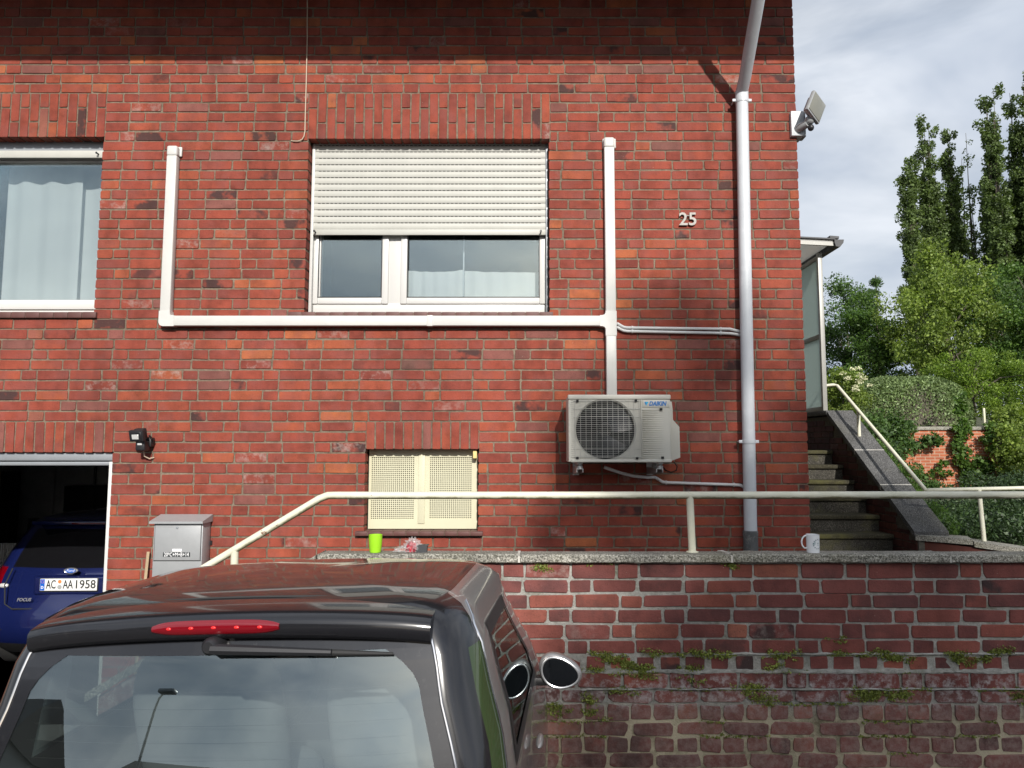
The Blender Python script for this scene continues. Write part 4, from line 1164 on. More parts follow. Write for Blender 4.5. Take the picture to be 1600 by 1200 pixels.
# ================================================================== MAILBOX
q0, q1 = P(241, 815, FY - .14), P(314, 905, FY - .14)
mx0, mx1 = q0.x, q1.x; mzt = P(0, 818, FY - .14).z; mzb = mzt - 0.47; my = FY - 0.14
mail = thing('mailbox', ((mx0 + mx1) / 2, FY, mzb), 'brushed steel mailbox with dark lettered sticker on the brick wall', 'mailbox')
m = MB(); m.bbox((mx0, my, mzb), (mx1, FY - .01, mzt), 0.004); m.build('body', 'steel', mail)
m = MB(); zd = P(0, 875.5, my).z; m.bbox((mx0 + .012, my - .006, zd), (mx1 - .012, my + .004, mzt - .004), 0.003); door = m.build('door', 'steel', mail)
m = MB(); m.box((mx0 + .006, my - .0012, zd - .006), (mx1 - .006, my + .001, zd - .001)); m.box((mx0 + .008, my - .0012, zd), (mx0 + .0115, my + .001, mzt)); m.box((mx1 - .0115, my - .0012, zd), (mx1 - .008, my + .001, mzt)); m.build('door_gap', 'slot', mail, smooth=False)
m = MB(); lx0, lx1 = mx0 - .02, mx1 + .012
m.prism([(0, my - .035, mzt + .002), (0, my - .035, mzt + .018), (0, FY - .008, mzt + .055), (0, FY - .008, mzt + .002)], (lx0, 0, 0), (lx1, 0, 0)); m.build('lid', 'steel', mail, ang=20)
m = MB(); m.lathe([(0.009, 0), (0.009, -.004), (0.004, -.005)], P(277, 824.5, my - .006), 16, axis='Y'); m.build('lock', 'zinc', door)
m = MB(); a, b = P(269, 862, my - .0075), P(284, 857.8, my - .0075); m.bbox((a.x, my - .009, a.z), (b.x, my - .005, b.z), .001); m.build('name_plate', 'white', door)
m = MB(); a, b = P(254.5, 870, my - .0075), P(297, 863, my - .0075); m.box((a.x, my - .0085, a.z), (b.x, my - .005, b.z)); sk = m.build('sticker', 'sticker', door, smooth=False)
text_obj('lettering', '20*C+M+B+14', 0.040, 0.0003, 'white', sk, ((a.x + b.x) / 2, my - .0092, (a.z + b.z) / 2 - .001), width=(b.x - a.x) * .92, offset=0.0003)
for i in range(2):
    m = MB(); m.box((mx1 - .03, FY - .012, mzb + .1 + i * .2), (mx1 + .012, FY + .002, mzb + .13 + i * .2)); m.build('bracket', 'black', mail, smooth=False)
# leaning wooden stake
a = P(227.5, 900, FY - .05); b = P(231.5, 862, FY - .03)
d_ = (b - a); m = MB(); m.tube([a - d_ * 4.2, b], 0.011, 4); m.build('wooden_stake', 'wood', label='bare wooden stake leaning on the wall beside the mailbox', cat='stake', base=a - d_ * 4.2, smooth=False)

# ================================================================== BLACK FLOODLIGHT
fl = thing('floodlight', P(221, 690, FY), 'small black floodlight with motion sensor above the garage corner', 'floodlight')
c = P(215, 680.5, FY - .15)
Mr = Matrix.Translation(c) @ Matrix.Rotation(R(-12), 4, 'Z') @ Matrix.Rotation(R(14), 4, 'X')
m = MB(); m.bbox((-.058, -.02, -.042), (.058, .012, .042), .006, 2, 0, Mr)
m.bbox((-.04, .01, -.034), (.04, .055, .046), .008, 2, 0, Mr); m.build('housing', 'black', fl)
m = MB(); m.bbox((-.046, -.0235, -.030), (.046, -.0195, .031), .002, 1, 0, Mr); m.build('glass', 'black', fl)
m = MB(); m.bbox((-.030, -.0255, -.024), (.026, -.0225, .012), .003, 1, 0, Mr); m.build('reflector', 'lens', fl)
m = MB(); q = P(222, 694, FY - .1)
m.bbox((q.x - .036, FY - .13, q.z - .05), (q.x + .034, FY - .05, q.z + .024), .012, 3); m.build('sensor', 'black', fl)
m = MB(); m.bbox((q.x - .018, FY - .134, q.z - .008), (q.x + .016, FY - .128, q.z + .010), .003); m.build('sensor_window', 'lens', fl)
m = MB(); m.bbox((q.x - .01, FY - .06, q.z - .02), (q.x + .045, FY - .002, q.z + .05), .008); m.tube([(q.x + .05, FY - .10, q.z + .065), (q.x + .055, FY - .05, q.z + .03), (q.x + .04, FY - .02, q.z)], .006, 8); m.build('bracket', 'black', fl)
m = MB(); m.tube([(q.x - .01, FY - .06, q.z - .04), (q.x - .005, FY - .05, q.z - .09), (q.x + .02, FY - .03, q.z - .108), (q.x + .045, FY - .006, q.z - .10)], .0045, 8); m.build('lead', 'cable', fl)

# ================================================================== SILVER FLOODLIGHT AT THE CORNER
fy2 = FY + 0.12
fl = thing('floodlight', (HX1, fy2, P(0, 200, FY).z), 'silver floodlight with motion sensor sticking out from the house corner', 'floodlight')
a, b = P(1232, 219, FY + .05), P(1242, 181, FY + .05)
m = MB(); m.bbox((HX1 - .055, FY - .035, a.z), (HX1 + .045, FY + .10, b.z), .004); m.build('mounting_box', 'downpipe', fl)
m = MB(); m.bbox((HX1 + .040, FY - .025, a.z - .004), (HX1 + .062, FY + .06, b.z + .002), .004); m.build('cover_plate', 'steel', fl)
e0 = P(1245, 203, FY - .02); e1 = P(1262, 193, FY - .10)
m = MB(); m.tube([e0, e0.lerp(e1, .5), e1], [.030, .034, .026], 16); m.build('arm', 'steel', fl)
m = MB(); m.ellipsoid(P(1265, 188, FY - .10), (.038, .036, .036)); m.build('knuckle', 'steel', fl)
m = MB(); m.ellipsoid(P(1267, 199.5, FY - .11), (.024, .024, .026)); m.build('sensor', 'black', fl)
c = P(1274, 168, FY - .13)
Mr = Matrix.Translation(c) @ Matrix.Rotation(R(38), 4, 'Z') @ Matrix.Rotation(R(26), 4, 'Y') @ Matrix.Rotation(R(6), 4, 'X')
m = MB(); m.bbox((-.09, -.016, -.095), (.09, .016, .095), .010, 2, 0, Mr); m.build('lamp_frame', 'steel', fl)
m = MB(); m.bbox((-.078, -.0205, -.083), (.078, -.012, .083), .004, 2, 0, Mr); m.build('lamp_glass', 'lamp_glass', fl)
m = MB(); m.bbox((-.065, .014, -.07), (.065, .055, .07), .018, 3, 0, Mr); m.build('lamp_back', 'steel', fl)

# ================================================================== OUTDOOR UNIT
ay0, ay1 = FY - 0.40, FY - 0.11               # front and back of the case
fa, fb = P(888, 618, ay0), P(1049, 728, ay0)
ax0, ax1 = fa.x, fb.x; azt, azb = fa.z, P(0, 722, ay0).z
ac = thing('outdoor_unit', ((ax0 + ax1) / 2, (ay0 + ay1) / 2, azb), 'ivory air conditioner outdoor unit bracketed to the brick wall', 'air conditioner')
def au(u, v, y=ay0): return P(u, v, y)
fcx, fcz = au(946, 671).x, au(946, 671).z; fR = 0.206
# casing: sides, top, bottom, back; front with round opening
m = MB(); t = 0.012
m.bbox((ax0, ay0 + .002, azt - t), (ax1, ay1, azt), .006, 2); m.bbox((ax0, ay0 + .002, azb), (ax1, ay1, azb + t), .004)
m.bbox((ax0, ay0 + .003, azb + .004), (ax0 + t, ay1 - .002, azt - .004), .004); m.bbox((ax1 - t, ay0 + .003, azb + .004), (ax1, ay1 - .002, azt - .004), .004)
m.box((ax0 + t, ay1 - .012, azb + t), (ax1 - t, ay1 - .004, azt - t)); m.build('case', 'ac', ac)
px0, pz0, px1, pz1 = ax0 + .004, azb + .004, ax1 - .004, azt - .004
m = MB(); N = 64; vs = []
for k in range(N):
    a = 2 * math.pi * k / N; ca, sa = math.cos(a), math.sin(a)
    vs.append((fcx + fR * ca, ay0 + .016, fcz + fR * sa))
for k in range(N):
    a = 2 * math.pi * k / N; ca, sa = math.cos(a), math.sin(a)
    vs.append((fcx + (fR + .012) * ca, ay0, fcz + (fR + .012) * sa))
for k in range(N):
    a = 2 * math.pi * k / N; ca, sa = math.cos(a), math.sin(a)
    tx = ((px1 - fcx) if ca > 0 else (fcx - px0)) / max(abs(ca), 1e-6); tz = ((pz1 - fcz) if sa > 0 else (fcz - pz0)) / max(abs(sa), 1e-6)
    tt = min(tx, tz); vs.append((fcx + tt * ca, ay0, fcz + tt * sa))
fs = []
for k in range(N):
    l = (k + 1) % N; fs += [(k, l, N + l, N + k), (N + k, N + l, 2 * N + l, 2 * N + k)]
m.add(vs, fs)
for cxx, czz in ((px0, pz0), (px1, pz0), (px1, pz1), (px0, pz1)):   # corner fill
    best = sorted(range(2 * N, 3 * N), key=lambda i: (vs[i][0] - cxx) ** 2 + (vs[i][2] - czz) ** 2)[:2]
    m.add([vs[best[0]], vs[best[1]], (cxx, ay0, czz)], [(0, 1, 2)])
m.build('front_panel', 'ac', ac, smooth=False)
m = MB(); m.lathe([(fR, .010), (fR - .004, .09), (0.02, .092)], (fcx, ay0, fcz), 48, axis='Y', cap0=False); m.build('fan_shroud', 'ac_dark', ac)
fan = MB(); fan.lathe([(0.045, .02), (0.05, .03), (0.05, .07)], (fcx, ay0 + .01, fcz), 24, axis='Y'); fan = fan.build('fan', 'ac_fan', ac)
for k in range(3):
    b = MB(); a0 = 2 * math.pi * k / 3 + .5; vs = []
    for j in range(9):
        for i in range(5):
            r_ = .045 + (fR - .058) * i / 4; aa = a0 + (j / 8 - .5) * 1.5 + .25 * i / 4
            vs.append((fcx + r_ * math.cos(aa), ay0 + .045 + .045 * (j / 8 - .5), fcz + r_ * math.sin(aa)))
    b.add(vs, [(j * 5 + i, j * 5 + i + 1, (j + 1) * 5 + i + 1, (j + 1) * 5 + i) for j in range(8) for i in range(4)]); b.build('blade', 'ac_fan', fan)
# guard
gx0, gx1, gz0, gz1 = au(898, 0).x, au(1001.5, 0).x, au(0, 716).z, au(0, 624).z
gx0, gx1 = P(896, 670, ay0).x, P(1001, 670, ay0).x
guard = MB(); n = 13
for i in range(n):
    x = gx0 + .012 + (gx1 - gx0 - .02) * i / (n - 1); guard.tube([(x, ay0 - .014, gz0), (x, ay0 - .014, gz1)], .0013, 6)
for i in range(8):
    z = gz0 + .01 + (gz1 - gz0 - .02) * i / 7; guard.tube([(gx0, ay0 - .0125, z), (gx1, ay0 - .0125, z)], .0016, 6)
guard.build('fan_guard', 'ac_wire', ac)
ribs = MB(); n = 29
for i in range(n):
    z = gz0 + .006 + (gz1 - gz0 - .012) * i / (n - 1)
    ribs.tube([(px0 + .012, ay0 - .001, z), (gx0 + .01, ay0 - .0105, z), (gx1 - .005, ay0 - .0105, z), (gx1 + .006, ay0 - .006, z)], [.0013, .0010, .0010, .0014], 5)
ribs.build('guard_ribs', 'ac_wire', ac)
# right-hand ribs, tapering out
n = 27; ztop = au(0, 640).z
for i in range(n):
    z = pz0 + .028 + (ztop - pz0 - .03) * i / (n - 1)
    b = MB(); xe_ = ax1 - .05
    vs = [(gx1 + .012, ay0 - .001, z - .006), (gx1 + .012, ay0 - .011, z), (gx1 + .012, ay0 - .001, z + .0045), (xe_, ay0 - .0005, z - .004), (xe_, ay0 - .001, z), (xe_, ay0 - .0005, z + .003)]
    b.add(vs, [(0, 1, 4, 3), (1, 2, 5, 4), (0, 2, 1)]); b.build('front_rib', 'ac', ac, smooth=False)
b = MB(); b.bbox((gx1 + .004, ay0 - .013, gz0 - .004), (gx1 + .010, ay0 + .001, gz1), .002); b.build('guard_edge', 'ac', ac)
b = MB(); b.bbox((ax0 - .003, ay0 - .008, azt - .028), (ax1 + .003, ay0 + .05, azt + .006), .007, 3); b.build('top_lip', 'ac', ac)
b = MB(); b.bbox((ax0 + .016, ay0 - .010, azb - .002), (ax1 + .002, ay0 + .03, azb + .018), .005, 2); b.build('bottom_lip', 'ac', ac)
for (u, v) in ((902, 626.5), (993, 626), (902, 715.5), (995, 716), (1032.5, 639.5), (1035, 715)):
    q = au(u, v); b = MB(); b.bbox((q.x - .009, ay0 - .019, q.z - .008), (q.x + .009, ay0 - .005, q.z + .008), .002); b.build('screw_recess', 'slot', ac)
b = MB(); a, c = au(1004, 636), au(1046, 625.5); b.bbox((a.x, ay0 - .005, a.z - .004), (c.x, ay0 + .002, c.z + .004), .003); lg = b.build('logo_panel', 'ac', ac)
text_obj('lettering', 'DAIKIN', 0.042, 0.0004, 'blue', lg, (au(1027, 631).x, ay0 - .0062, au(0, 631).z), width=au(1041, 631).x - au(1013.5, 631).x, offset=0.0016, shear=0.25)
b = MB(); a = au(1006.5, 628); c = au(1013.5, 634)
b.add([(a.x, ay0 - .0062, a.z), (c.x, ay0 - .0062, a.z), (a.x + .012, ay0 - .0062, c.z)], [(0, 1, 2)]); b.build('logo_mark', 'cyan', lg, smooth=False)
b = MB(); b.add([(a.x, ay0 - .0065, a.z), (a.x + .012, ay0 - .0065, a.z - .006), (a.x + .012, ay0 - .0065, c.z)], [(0, 1, 2)]); b.build('logo_mark', 'blue', lg, smooth=False)
# valve cover on the side
vy0, vy1 = ay0 + .10, ay1 + .02
def av(u, v): q = P(u, v, vy0); return (q.x, 0, q.z)
b = MB(); b.prism([(x, vy0, z) for x, _, z in [av(1047, 627), av(1049.5, 627.5), av(1051, 640), av(1051.5, 656), av(1061.5, 667), av(1063, 715), av(1049, 720), av(1047, 720)]], (0, 0, 0), (0, vy1 - vy0, 0)); b.build('valve_cover', 'ac', ac, ang=20)
# rubber feet
for u in (906, 1032):
    q = P(u, 731, ay0 + .04); b = MB(); b.lathe([(.022, azb - .045), (.024, azb - .03), (.016, azb - .022), (.024, azb - .012), (.024, azb)], (q.x, ay0 + .06, 0), 16); b.build('foot', 'galv', ac)
    b = MB(); b.lathe([(.022, azb - .045), (.024, azb - .03), (.016, azb - .022), (.024, azb - .012), (.024, azb)], (q.x, ay1 - .05, 0), 16); b.build('foot', 'galv', ac)
# brackets
for u, lab in ((906, 'bracket arm under the fan side of the outdoor unit'), (1030.5, 'bracket arm under the lettered side of the outdoor unit')):
    q = P(u, 737, ay0); zt_ = azb - .0455
    bk = thing('wall_bracket', (q.x, FY, zt_), 'galvanised ' + lab, 'bracket', 'unit brackets')
    m = MB(); w_ = .023
    m.box((q.x - w_, ay0 - .01, zt_ - .004), (q.x + w_, FY - .012, zt_)); m.prism([(q.x - w_, ay0 - .01, zt_ - .004), (q.x - w_, ay0 - .01, zt_ - .026), (q.x - w_, FY - .012, zt_ - .055), (q.x - w_, FY - .012, zt_ - .004)], (0, 0, 0), (.004, 0, 0))
    m.prism([(q.x + w_ - .004, ay0 - .01, zt_ - .004), (q.x + w_ - .004, ay0 - .01, zt_ - .026), (q.x + w_ - .004, FY - .012, zt_ - .055), (q.x + w_ - .004, FY - .012, zt_ - .004)], (0, 0, 0), (.004, 0, 0))
    m.build('arm', 'galv', bk, smooth=False)
    m = MB(); m.box((q.x - w_, FY - .012, zt_ - .06), (q.x + w_, FY - .002, zt_ + .40)); m.build('wall_bar', 'galv', bk, smooth=False)
q = P(1053, 733, FY - .15)
b = MB(); b.tube([P(1053, 722, FY - .2), P(1058, 728, FY - .18), P(1057, 735, FY - .14), P(1049, 738, FY - .1), P(1040, 735, FY - .05), P(1036, 730, FY - .01)], .0045, 8); b.build('power_lead', 'black', ac)

# ================================================================== STAIRS, CHEEK WALL, PORCH
SX0, SX1 = HX1 + 0.003, 4.0
DB, GO, RI = 7.78, 0.29, 0.179
Z1 = EZ - 0.949                                          # top of the first step
stair = thing('stair', ((SX0 + SX1) / 2, DB, PATH_Z), 'mossy concrete stair climbing beside the house', 'stairs')
for i in range(6):
    y = DB + i * GO; zt_ = Z1 + i * RI
    deep = GO if i < 5 else 2.6
    m = MB(); m.bbox((SX0, y + 0.035, PATH_Z - .02), (SX1 - .012, y + deep + 0.03, zt_ - 0.05), 0.006)
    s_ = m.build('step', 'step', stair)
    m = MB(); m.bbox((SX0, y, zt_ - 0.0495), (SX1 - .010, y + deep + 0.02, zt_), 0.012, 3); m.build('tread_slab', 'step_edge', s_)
# cheek wall
def slope_z(y): return EZ - 0.93 + (y - 7.36) * (1.30 / 1.96) if y > 7.36 else EZ - 0.93
cheek = thing('stair_cheek_wall', (SX1, DB, PATH_Z), 'dark brick cheek wall with sloping speckled coping beside the stair', 'wall')
YE = 10.6
m = MB(); zt_top = slope_z(9.36)
poly = [(0, 7.34, PATH_Z), (0, 7.34, slope_z(7.34) - .005), (0, 9.36, zt_top - .005), (0, YE, zt_top - .005), (0, YE, PATH_Z)]
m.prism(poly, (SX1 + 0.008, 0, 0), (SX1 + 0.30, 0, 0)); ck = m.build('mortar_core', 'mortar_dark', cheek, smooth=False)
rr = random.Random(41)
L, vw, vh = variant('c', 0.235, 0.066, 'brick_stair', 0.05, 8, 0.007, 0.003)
i = 0; z = PATH_Z
while z < EZ + 0.45:
    for a, b in lay(7.36, YE, 0.1 * (i % 2) + .12 * (i % 3), [SL, SL, HD]):
        lim = min(slope_z(a), zt_top) - 0.03
        if z + PITCH > lim + 0.05: continue
        top = min(z + PITCH, lim); h_ = top - z - JT
        if h_ < 0.02: continue
        link_obj('brick', rr.choice(L), ck, Vector((SX1 + rr.uniform(-.002, .003), (a + b) / 2, z + PITCH / 2 - (PITCH - JT - h_) / 2)) - org(ck), ((b - a - JT) / vw, 1, h_ / vh), (0, 0, R(-90)))
    z += PITCH; i += 1
def sslab(y0, y1, x0=SX1 - .02, x1=SX1 + .33, t=0.06, off=0.0):
    m = MB(); za, zb = slope_z(y0), slope_z(y1)
    m.prism([(0, y0, za), (0, y1, zb), (0, y1, zb + t), (0, y0, za + t)], (x0, 0, 0), (x1, 0, 0)); m.build('coping_slab', 'coping_dark', cheek, smooth=False)
sslab(7.36, 8.02); sslab(8.032, 8.60); sslab(8.612, 9.38)
for y in (8.026, 8.606):
    j = MB(); za = slope_z(y); j.prism([(0, y - .006, za), (0, y + .006, za + .008), (0, y + .006, za + .063), (0, y - .006, za + .058)], (SX1 - .021, 0, 0), (SX1 + .331, 0, 0)); j.build('coping_joint', 'joint', cheek, smooth=False)
# low parapet continuing from the stair foot
par = thing('low_parapet', (SX1, 7.3, PATH_Z), 'low dark parapet with concrete coping at the foot of the stair', 'wall')
a0, a1 = Vector((SX1 - .02, 7.345, 0)), Vector((5.3, 6.78, 0)); dirp = (a1 - a0).normalized(); nrm = Vector((-dirp.y, dirp.x, 0))
def pq(t, w, z): q = a0 + dirp * t + nrm * w; return (q.x, q.y, z)
Lp = (a1 - a0).length; zA, zB = EZ - 0.90, EZ - 1.04
def quadbar(t0, t1, w0, w1, z0a, z1a, z0b, z1b):
    m = MB(); m.add([pq(t0, w0, z0a), pq(t1, w0, z0b), pq(t1, w1, z0b), pq(t0, w1, z0a), pq(t0, w0, z1a), pq(t1, w0, z1b), pq(t1, w1, z1b), pq(t0, w1, z1a)],
                    [(0, 3, 2, 1), (4, 5, 6, 7), (0, 1, 5, 4), (1, 2, 6, 5), (2, 3, 7, 6), (3, 0, 4, 7)]); return m
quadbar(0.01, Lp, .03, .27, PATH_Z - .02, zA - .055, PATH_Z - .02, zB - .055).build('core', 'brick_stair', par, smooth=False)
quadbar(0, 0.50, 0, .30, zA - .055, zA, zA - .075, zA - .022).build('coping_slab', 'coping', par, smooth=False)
quadbar(0.512, Lp, 0, .30, zA - .095, zA - .042, zB - .065, zB - .012).build('coping_slab', 'coping', par, smooth=False)
# stair handrail
RXs = SX1 + 0.16
sr = thing('stair_handrail', (RXs, 7.4, EZ - .9), 'cream tubular handrail on the stair cheek wall and parapet', 'handrail')
top_ = Vector((RXs, 9.42, EZ + 0.80)); b_ = Vector((RXs - .01, 7.42, EZ - 0.455))
e_ = Vector((5.35, 7.02, EZ - 0.40))
m = MB(); m.tube([(SX1 - .02, 9.47, EZ + .80), (RXs - .04, 9.45, EZ + .815), top_, top_.lerp(b_, .5), top_.lerp(b_, .97), b_, b_.lerp(e_, .04), e_], .021, 12); m.build('rail', 'rail', sr)
for (y, ) in ((8.86,),):
    zr_ = b_.z + (y - b_.y) * (top_.z - b_.z) / (top_.y - b_.y); m = MB(); m.tube([(RXs, y, zr_), (RXs, y, slope_z(y) + .055)], .021, 12); m.build('post', 'rail', sr)
q = pq(0.62, .15, 0); m = MB(); m.tube([(q[0] - .01, q[1] + .02, EZ - .44), (q[0], q[1], zA - .05)], .021, 12); m.build('post', 'rail', sr)

# glazed porch windbreak and canopy
po = thing('glazed_porch', (SX1, 9.45, EZ + .44), 'aluminium porch with patterned glass panes and dark edged canopy behind the house corner', 'porch')
pz0, pz1 = EZ + 0.50, EZ + 2.56
m = MB(); m.bbox((SX1 - .03, 9.44, pz0 - .03), (SX1 + .03, 9.50, pz1 + .05), .006); m.build('post', 'porch_alu', po)
m = MB(); m.bbox((SX1 - .03, 11.2, pz0 - .03), (SX1 + .04, 11.27, pz1 + .05), .006); m.build('post', 'porch_alu', po)
zm = P(0, 525, 9.5).z
for za, zb in ((pz0, zm - .025), (zm + .025, pz1 - .02)):
    m = MB(); m.box((SX1 + .0, 9.50, za), (SX1 + .008, 11.2, zb)); m.build('pane', 'frosted', po, smooth=False)
for z in (pz0, zm, pz1):
    m = MB(); m.bbox((SX1 - .015, 9.499, z - .03), (SX1 + .03, 11.2, z + .03), .004); m.build('glazing_bar', 'porch_alu', po)
m = MB(); m.bbox((SX1 - .03, 9.36, pz0 - .09), (SX1 + .30, YE, pz0 - .035), .005); m.build('base_slab', 'coping_dark', po)
m = MB(); zr0 = EZ + 2.70; zr1 = zr0 + 0.10
m.prism([(SX0 + .0, 0, zr1), (SX1 + .10, 0, zr0), (SX1 + .10, 0, zr0 + .03), (SX0, 0, zr1 + .03)], (0, 9.25, 0), (0, 11.6, 0)); m.build('canopy_panel', 'porch_roof', po, smooth=False)
m = MB(); m.prism([(SX0 + .0, 0, zr1 - .05), (SX1 + .12, 0, zr0 - .05), (SX1 + .12, 0, zr0 - .003), (SX0, 0, zr1 - .003)], (0, 9.235, 0), (0, 9.265, 0)); m.build('fascia', 'porch_alu', po, smooth=False)
m = MB(); m.prism([(SX0 + .0, 0, zr1 + .032), (SX1 + .12, 0, zr0 + .032), (SX1 + .12, 0, zr0 + .05), (SX0, 0, zr1 + .05)], (0, 9.22, 0), (0, 9.30, 0)); m.build('edge_trim', 'gutter', po, smooth=False)
m = MB(); m.prism([(SX1 + .10, 0, zr0 - .01), (SX1 + .115, 0, zr0 - .065), (SX1 + .17, 0, zr0 - .075), (SX1 + .215, 0, zr0 - .02), (SX1 + .225, 0, zr0 + .025), (SX1 + .10, 0, zr0 + .025)], (0, 9.20, 0), (0, 11.7, 0)); m.build('gutter', 'gutter', po, smooth=False)
m = MB(); m.prism([(SX1 + .05, 0, zr0 + .05), (SX1 + .17, 0, zr0 + .045), (SX1 + .17, 0, zr0 + .075), (SX1 + .05, 0, zr0 + .085)], (0, 9.22, 0), (0, 9.32, 0)); m.build('edge_trim', 'gutter', po, smooth=False)

# ================================================================== GARDEN WALL
GWY = 18.5
ga, gb = P(1408, 760, GWY), P(1556, 672, GWY)
def farbrick():
    t = NT('garden_wall_brick'); br_ = t.node('ShaderNodeTexBrick'); mp = t.node('ShaderNodeMapping'); mp.inputs['Rotation'].default_value = (R(90), 0, 0)
    t.link(t.pos(), mp.inputs['Vector']); t.link(mp.outputs[0], br_.inputs['Vector'])
    br_.inputs['Color1'].default_value = (0.42, 0.125, 0.055, 1); br_.inputs['Color2'].default_value = (0.33, 0.09, 0.045, 1); br_.inputs['Mortar'].default_value = (0.42, 0.33, 0.24, 1)
    br_.inputs['Scale'].default_value = 1.0; br_.inputs['Brick Width'].default_value = 0.25; br_.inputs['Row Height'].default_value = 0.078; br_.inputs['Mortar Size'].default_value = 0.008
    c = t.mix(0.8, br_.outputs['Color'], t.ramp(t.noise(t.pos(), 3, 4), [(0.3, 0.75), (0.7, 1.2)]), 'MULTIPLY'); t.col(c); t.b.inputs['Roughness'].default_value = 0.9
    return t.m
M['brick_far'] = farbrick()
gw = thing('garden_wall', (ga.x, GWY, ga.z), 'sunlit orange brick garden wall half covered by creepers', 'wall')
m = MB(); m.box((ga.x - 3.0, GWY, ga.z - .4), (gb.x, GWY + .3, gb.z)); m.build('wall_body', 'brick_far', gw, smooth=False)
m = MB(); m.bbox((ga.x - 3.0, GWY - .05, gb.z), (gb.x + .05, GWY + .35, gb.z + .09), .01); m.build('coping', 'coping', gw)
m = MB(); q = P(1538.5, 668, GWY + .2); m.bbox((q.x - .026, GWY + .17, gb.z + .09), (q.x + .026, GWY + .22, P(0, 637, GWY).z), .01)
m.build('marker_post', 'cream', label='thin pale post standing on top of the garden wall', cat='post', base=(q.x, GWY + .2, gb.z + .09))

# ================================================================== PLANTS
def plant(name, loc, label, cat, group=None): return thing(name, loc, label, cat, group)
def crown_obj(parent, V, Q, mat, name='crown'):
    me = np_mesh(name, V - np.array(org(parent)), Q, mat); o = link_obj(name, me, parent); return o
def blob_tree(name, label, u, d, vtop, vbot, wpx, n_clump, n_leaf, size, mat, seed, group, clump=0.5, depth=None, zbase=None, droop=0.0, shape=1.0):
    """broad crown built of leaf clumps between two picture heights, at distance d"""
    rs = np.random.RandomState(seed)
    top, bot = P(u, vtop, d), P(u, vbot, d); X = (top.x + bot.x) / 2; hw = wpx / F_PX * d / 2
    zb = terr(X, d) if zbase is None else zbase
    t = plant(name, (X, d, zb), label, 'tree' if 'tree' in name else 'shrub', group)
    zc, hz = (top.z + bot.z) / 2, (top.z - bot.z) / 2
    hd = depth if depth else hw * 0.9
    cs, rd, ct = [], [], []
    m = MB(); tr_ = max(0.04, hw * 0.05)
    m.tube([(X, d, zb - .1), (X + .05 * hw, d, zb + (zc - zb) * .5), (X, d, zc), (X, d, zc + hz * .6)], [tr_, tr_ * .8, tr_ * .6, tr_ * .2], 8)
    for k in range(n_clump):
        v = rs.normal(size=3); v /= np.linalg.norm(v); r_ = rs.rand() ** 0.35
        p = np.array([X + v[0] * hw * r_ * 0.92, d + v[1] * hd * r_ * .92, zc + v[2] * hz * r_ * .95])
        p[0] += rs.normal() * hw * .05; p[2] += rs.normal() * hz * .05
        k_ = 0.55 + 0.8 * rs.rand(); cs.append(p); rd.append((clump * k_, clump * k_, clump * k_ * (0.7 + droop))); ct.append(int(n_leaf * k_ / n_clump) + 4)
        if k % 4 == 0: m.tube([(X, d, zb + (zc - zb) * (.4 + .6 * rs.rand())), tuple((np.array([X, d, zc]) + p) / 2 + rs.normal(size=3) * .1), tuple(p)], [tr_ * .4, tr_ * .25, tr_ * .08], 5)
    m.build('trunk', 'bark', t)
    V, Q = leaves(cs, rd, [int(c * 1.7) for c in ct], size * .78, rs, up=-droop * 2)
    crown_obj(t, V, Q, mat); return t
def poplar(label, u, vtop, d, seed, w=0.8, stems=9, dens=1.0, hbot=None, bare=False):
    rs = np.random.RandomState(seed); top = P(u, vtop, d); X = top.x; zb = terr(X, d)
    t = plant('poplar_tree', (X, d, zb), label, 'tree', 'tall poplars behind the garden')
    H = top.z - zb; m = MB(); cs, rd, ct = [], [], []
    kt = .35 if bare else 1.0
    m.tube([(X, d, zb - .2), (X, d, zb + H * .5), (X + .05, d, zb + H * .93)], [.22 * kt, .14 * kt, .02 * kt], 8)
    for s in range(stems):
        a = rs.rand() * 2 * math.pi; hb = zb + H * (0.05 + .5 * rs.rand()); ht = zb + H * (0.55 + .45 * rs.rand()) if s else zb + H
        ro = w * (0.25 + .75 * rs.rand()) * (1 - 0.45 * (ht - zb) / H)
        if s == 0: ro = 0.05
        pts = []
        for j in range(9):
            q = j / 8; rad = ro * min(1, q * 2.2) ** .8 * (1 - .25 * q)
            pts.append(np.array([X + rad * math.cos(a) + rs.normal() * .04, d + rad * math.sin(a), hb + (ht - hb) * q]))
        m.tube([tuple(p) for p in pts], [.05 * (1 - j / 8.5) + .008 for j in range(9)], 5)
        for j in range(int(26 * dens)):
            q = 0.12 + .88 * rs.rand(); i0 = min(7, int(q * 8)); f = q * 8 - i0
            p = pts[i0] * (1 - f) + pts[i0 + 1] * f + np.array([rs.normal() * .20 * w, rs.normal() * .22 * w, rs.normal() * .15])
            k_ = (.5 + .8 * rs.rand()); cs.append(p); rd.append((.24 * k_, .24 * k_, .34 * k_)); ct.append(int((44 if not bare else 10) * k_))
    m.build('trunk', 'bark', t)
    V, Q = leaves(cs, rd, [int(c * 2.3) for c in ct], 0.118, rs, aspect=.85); crown_obj(t, V, Q, 'lf_poplar')
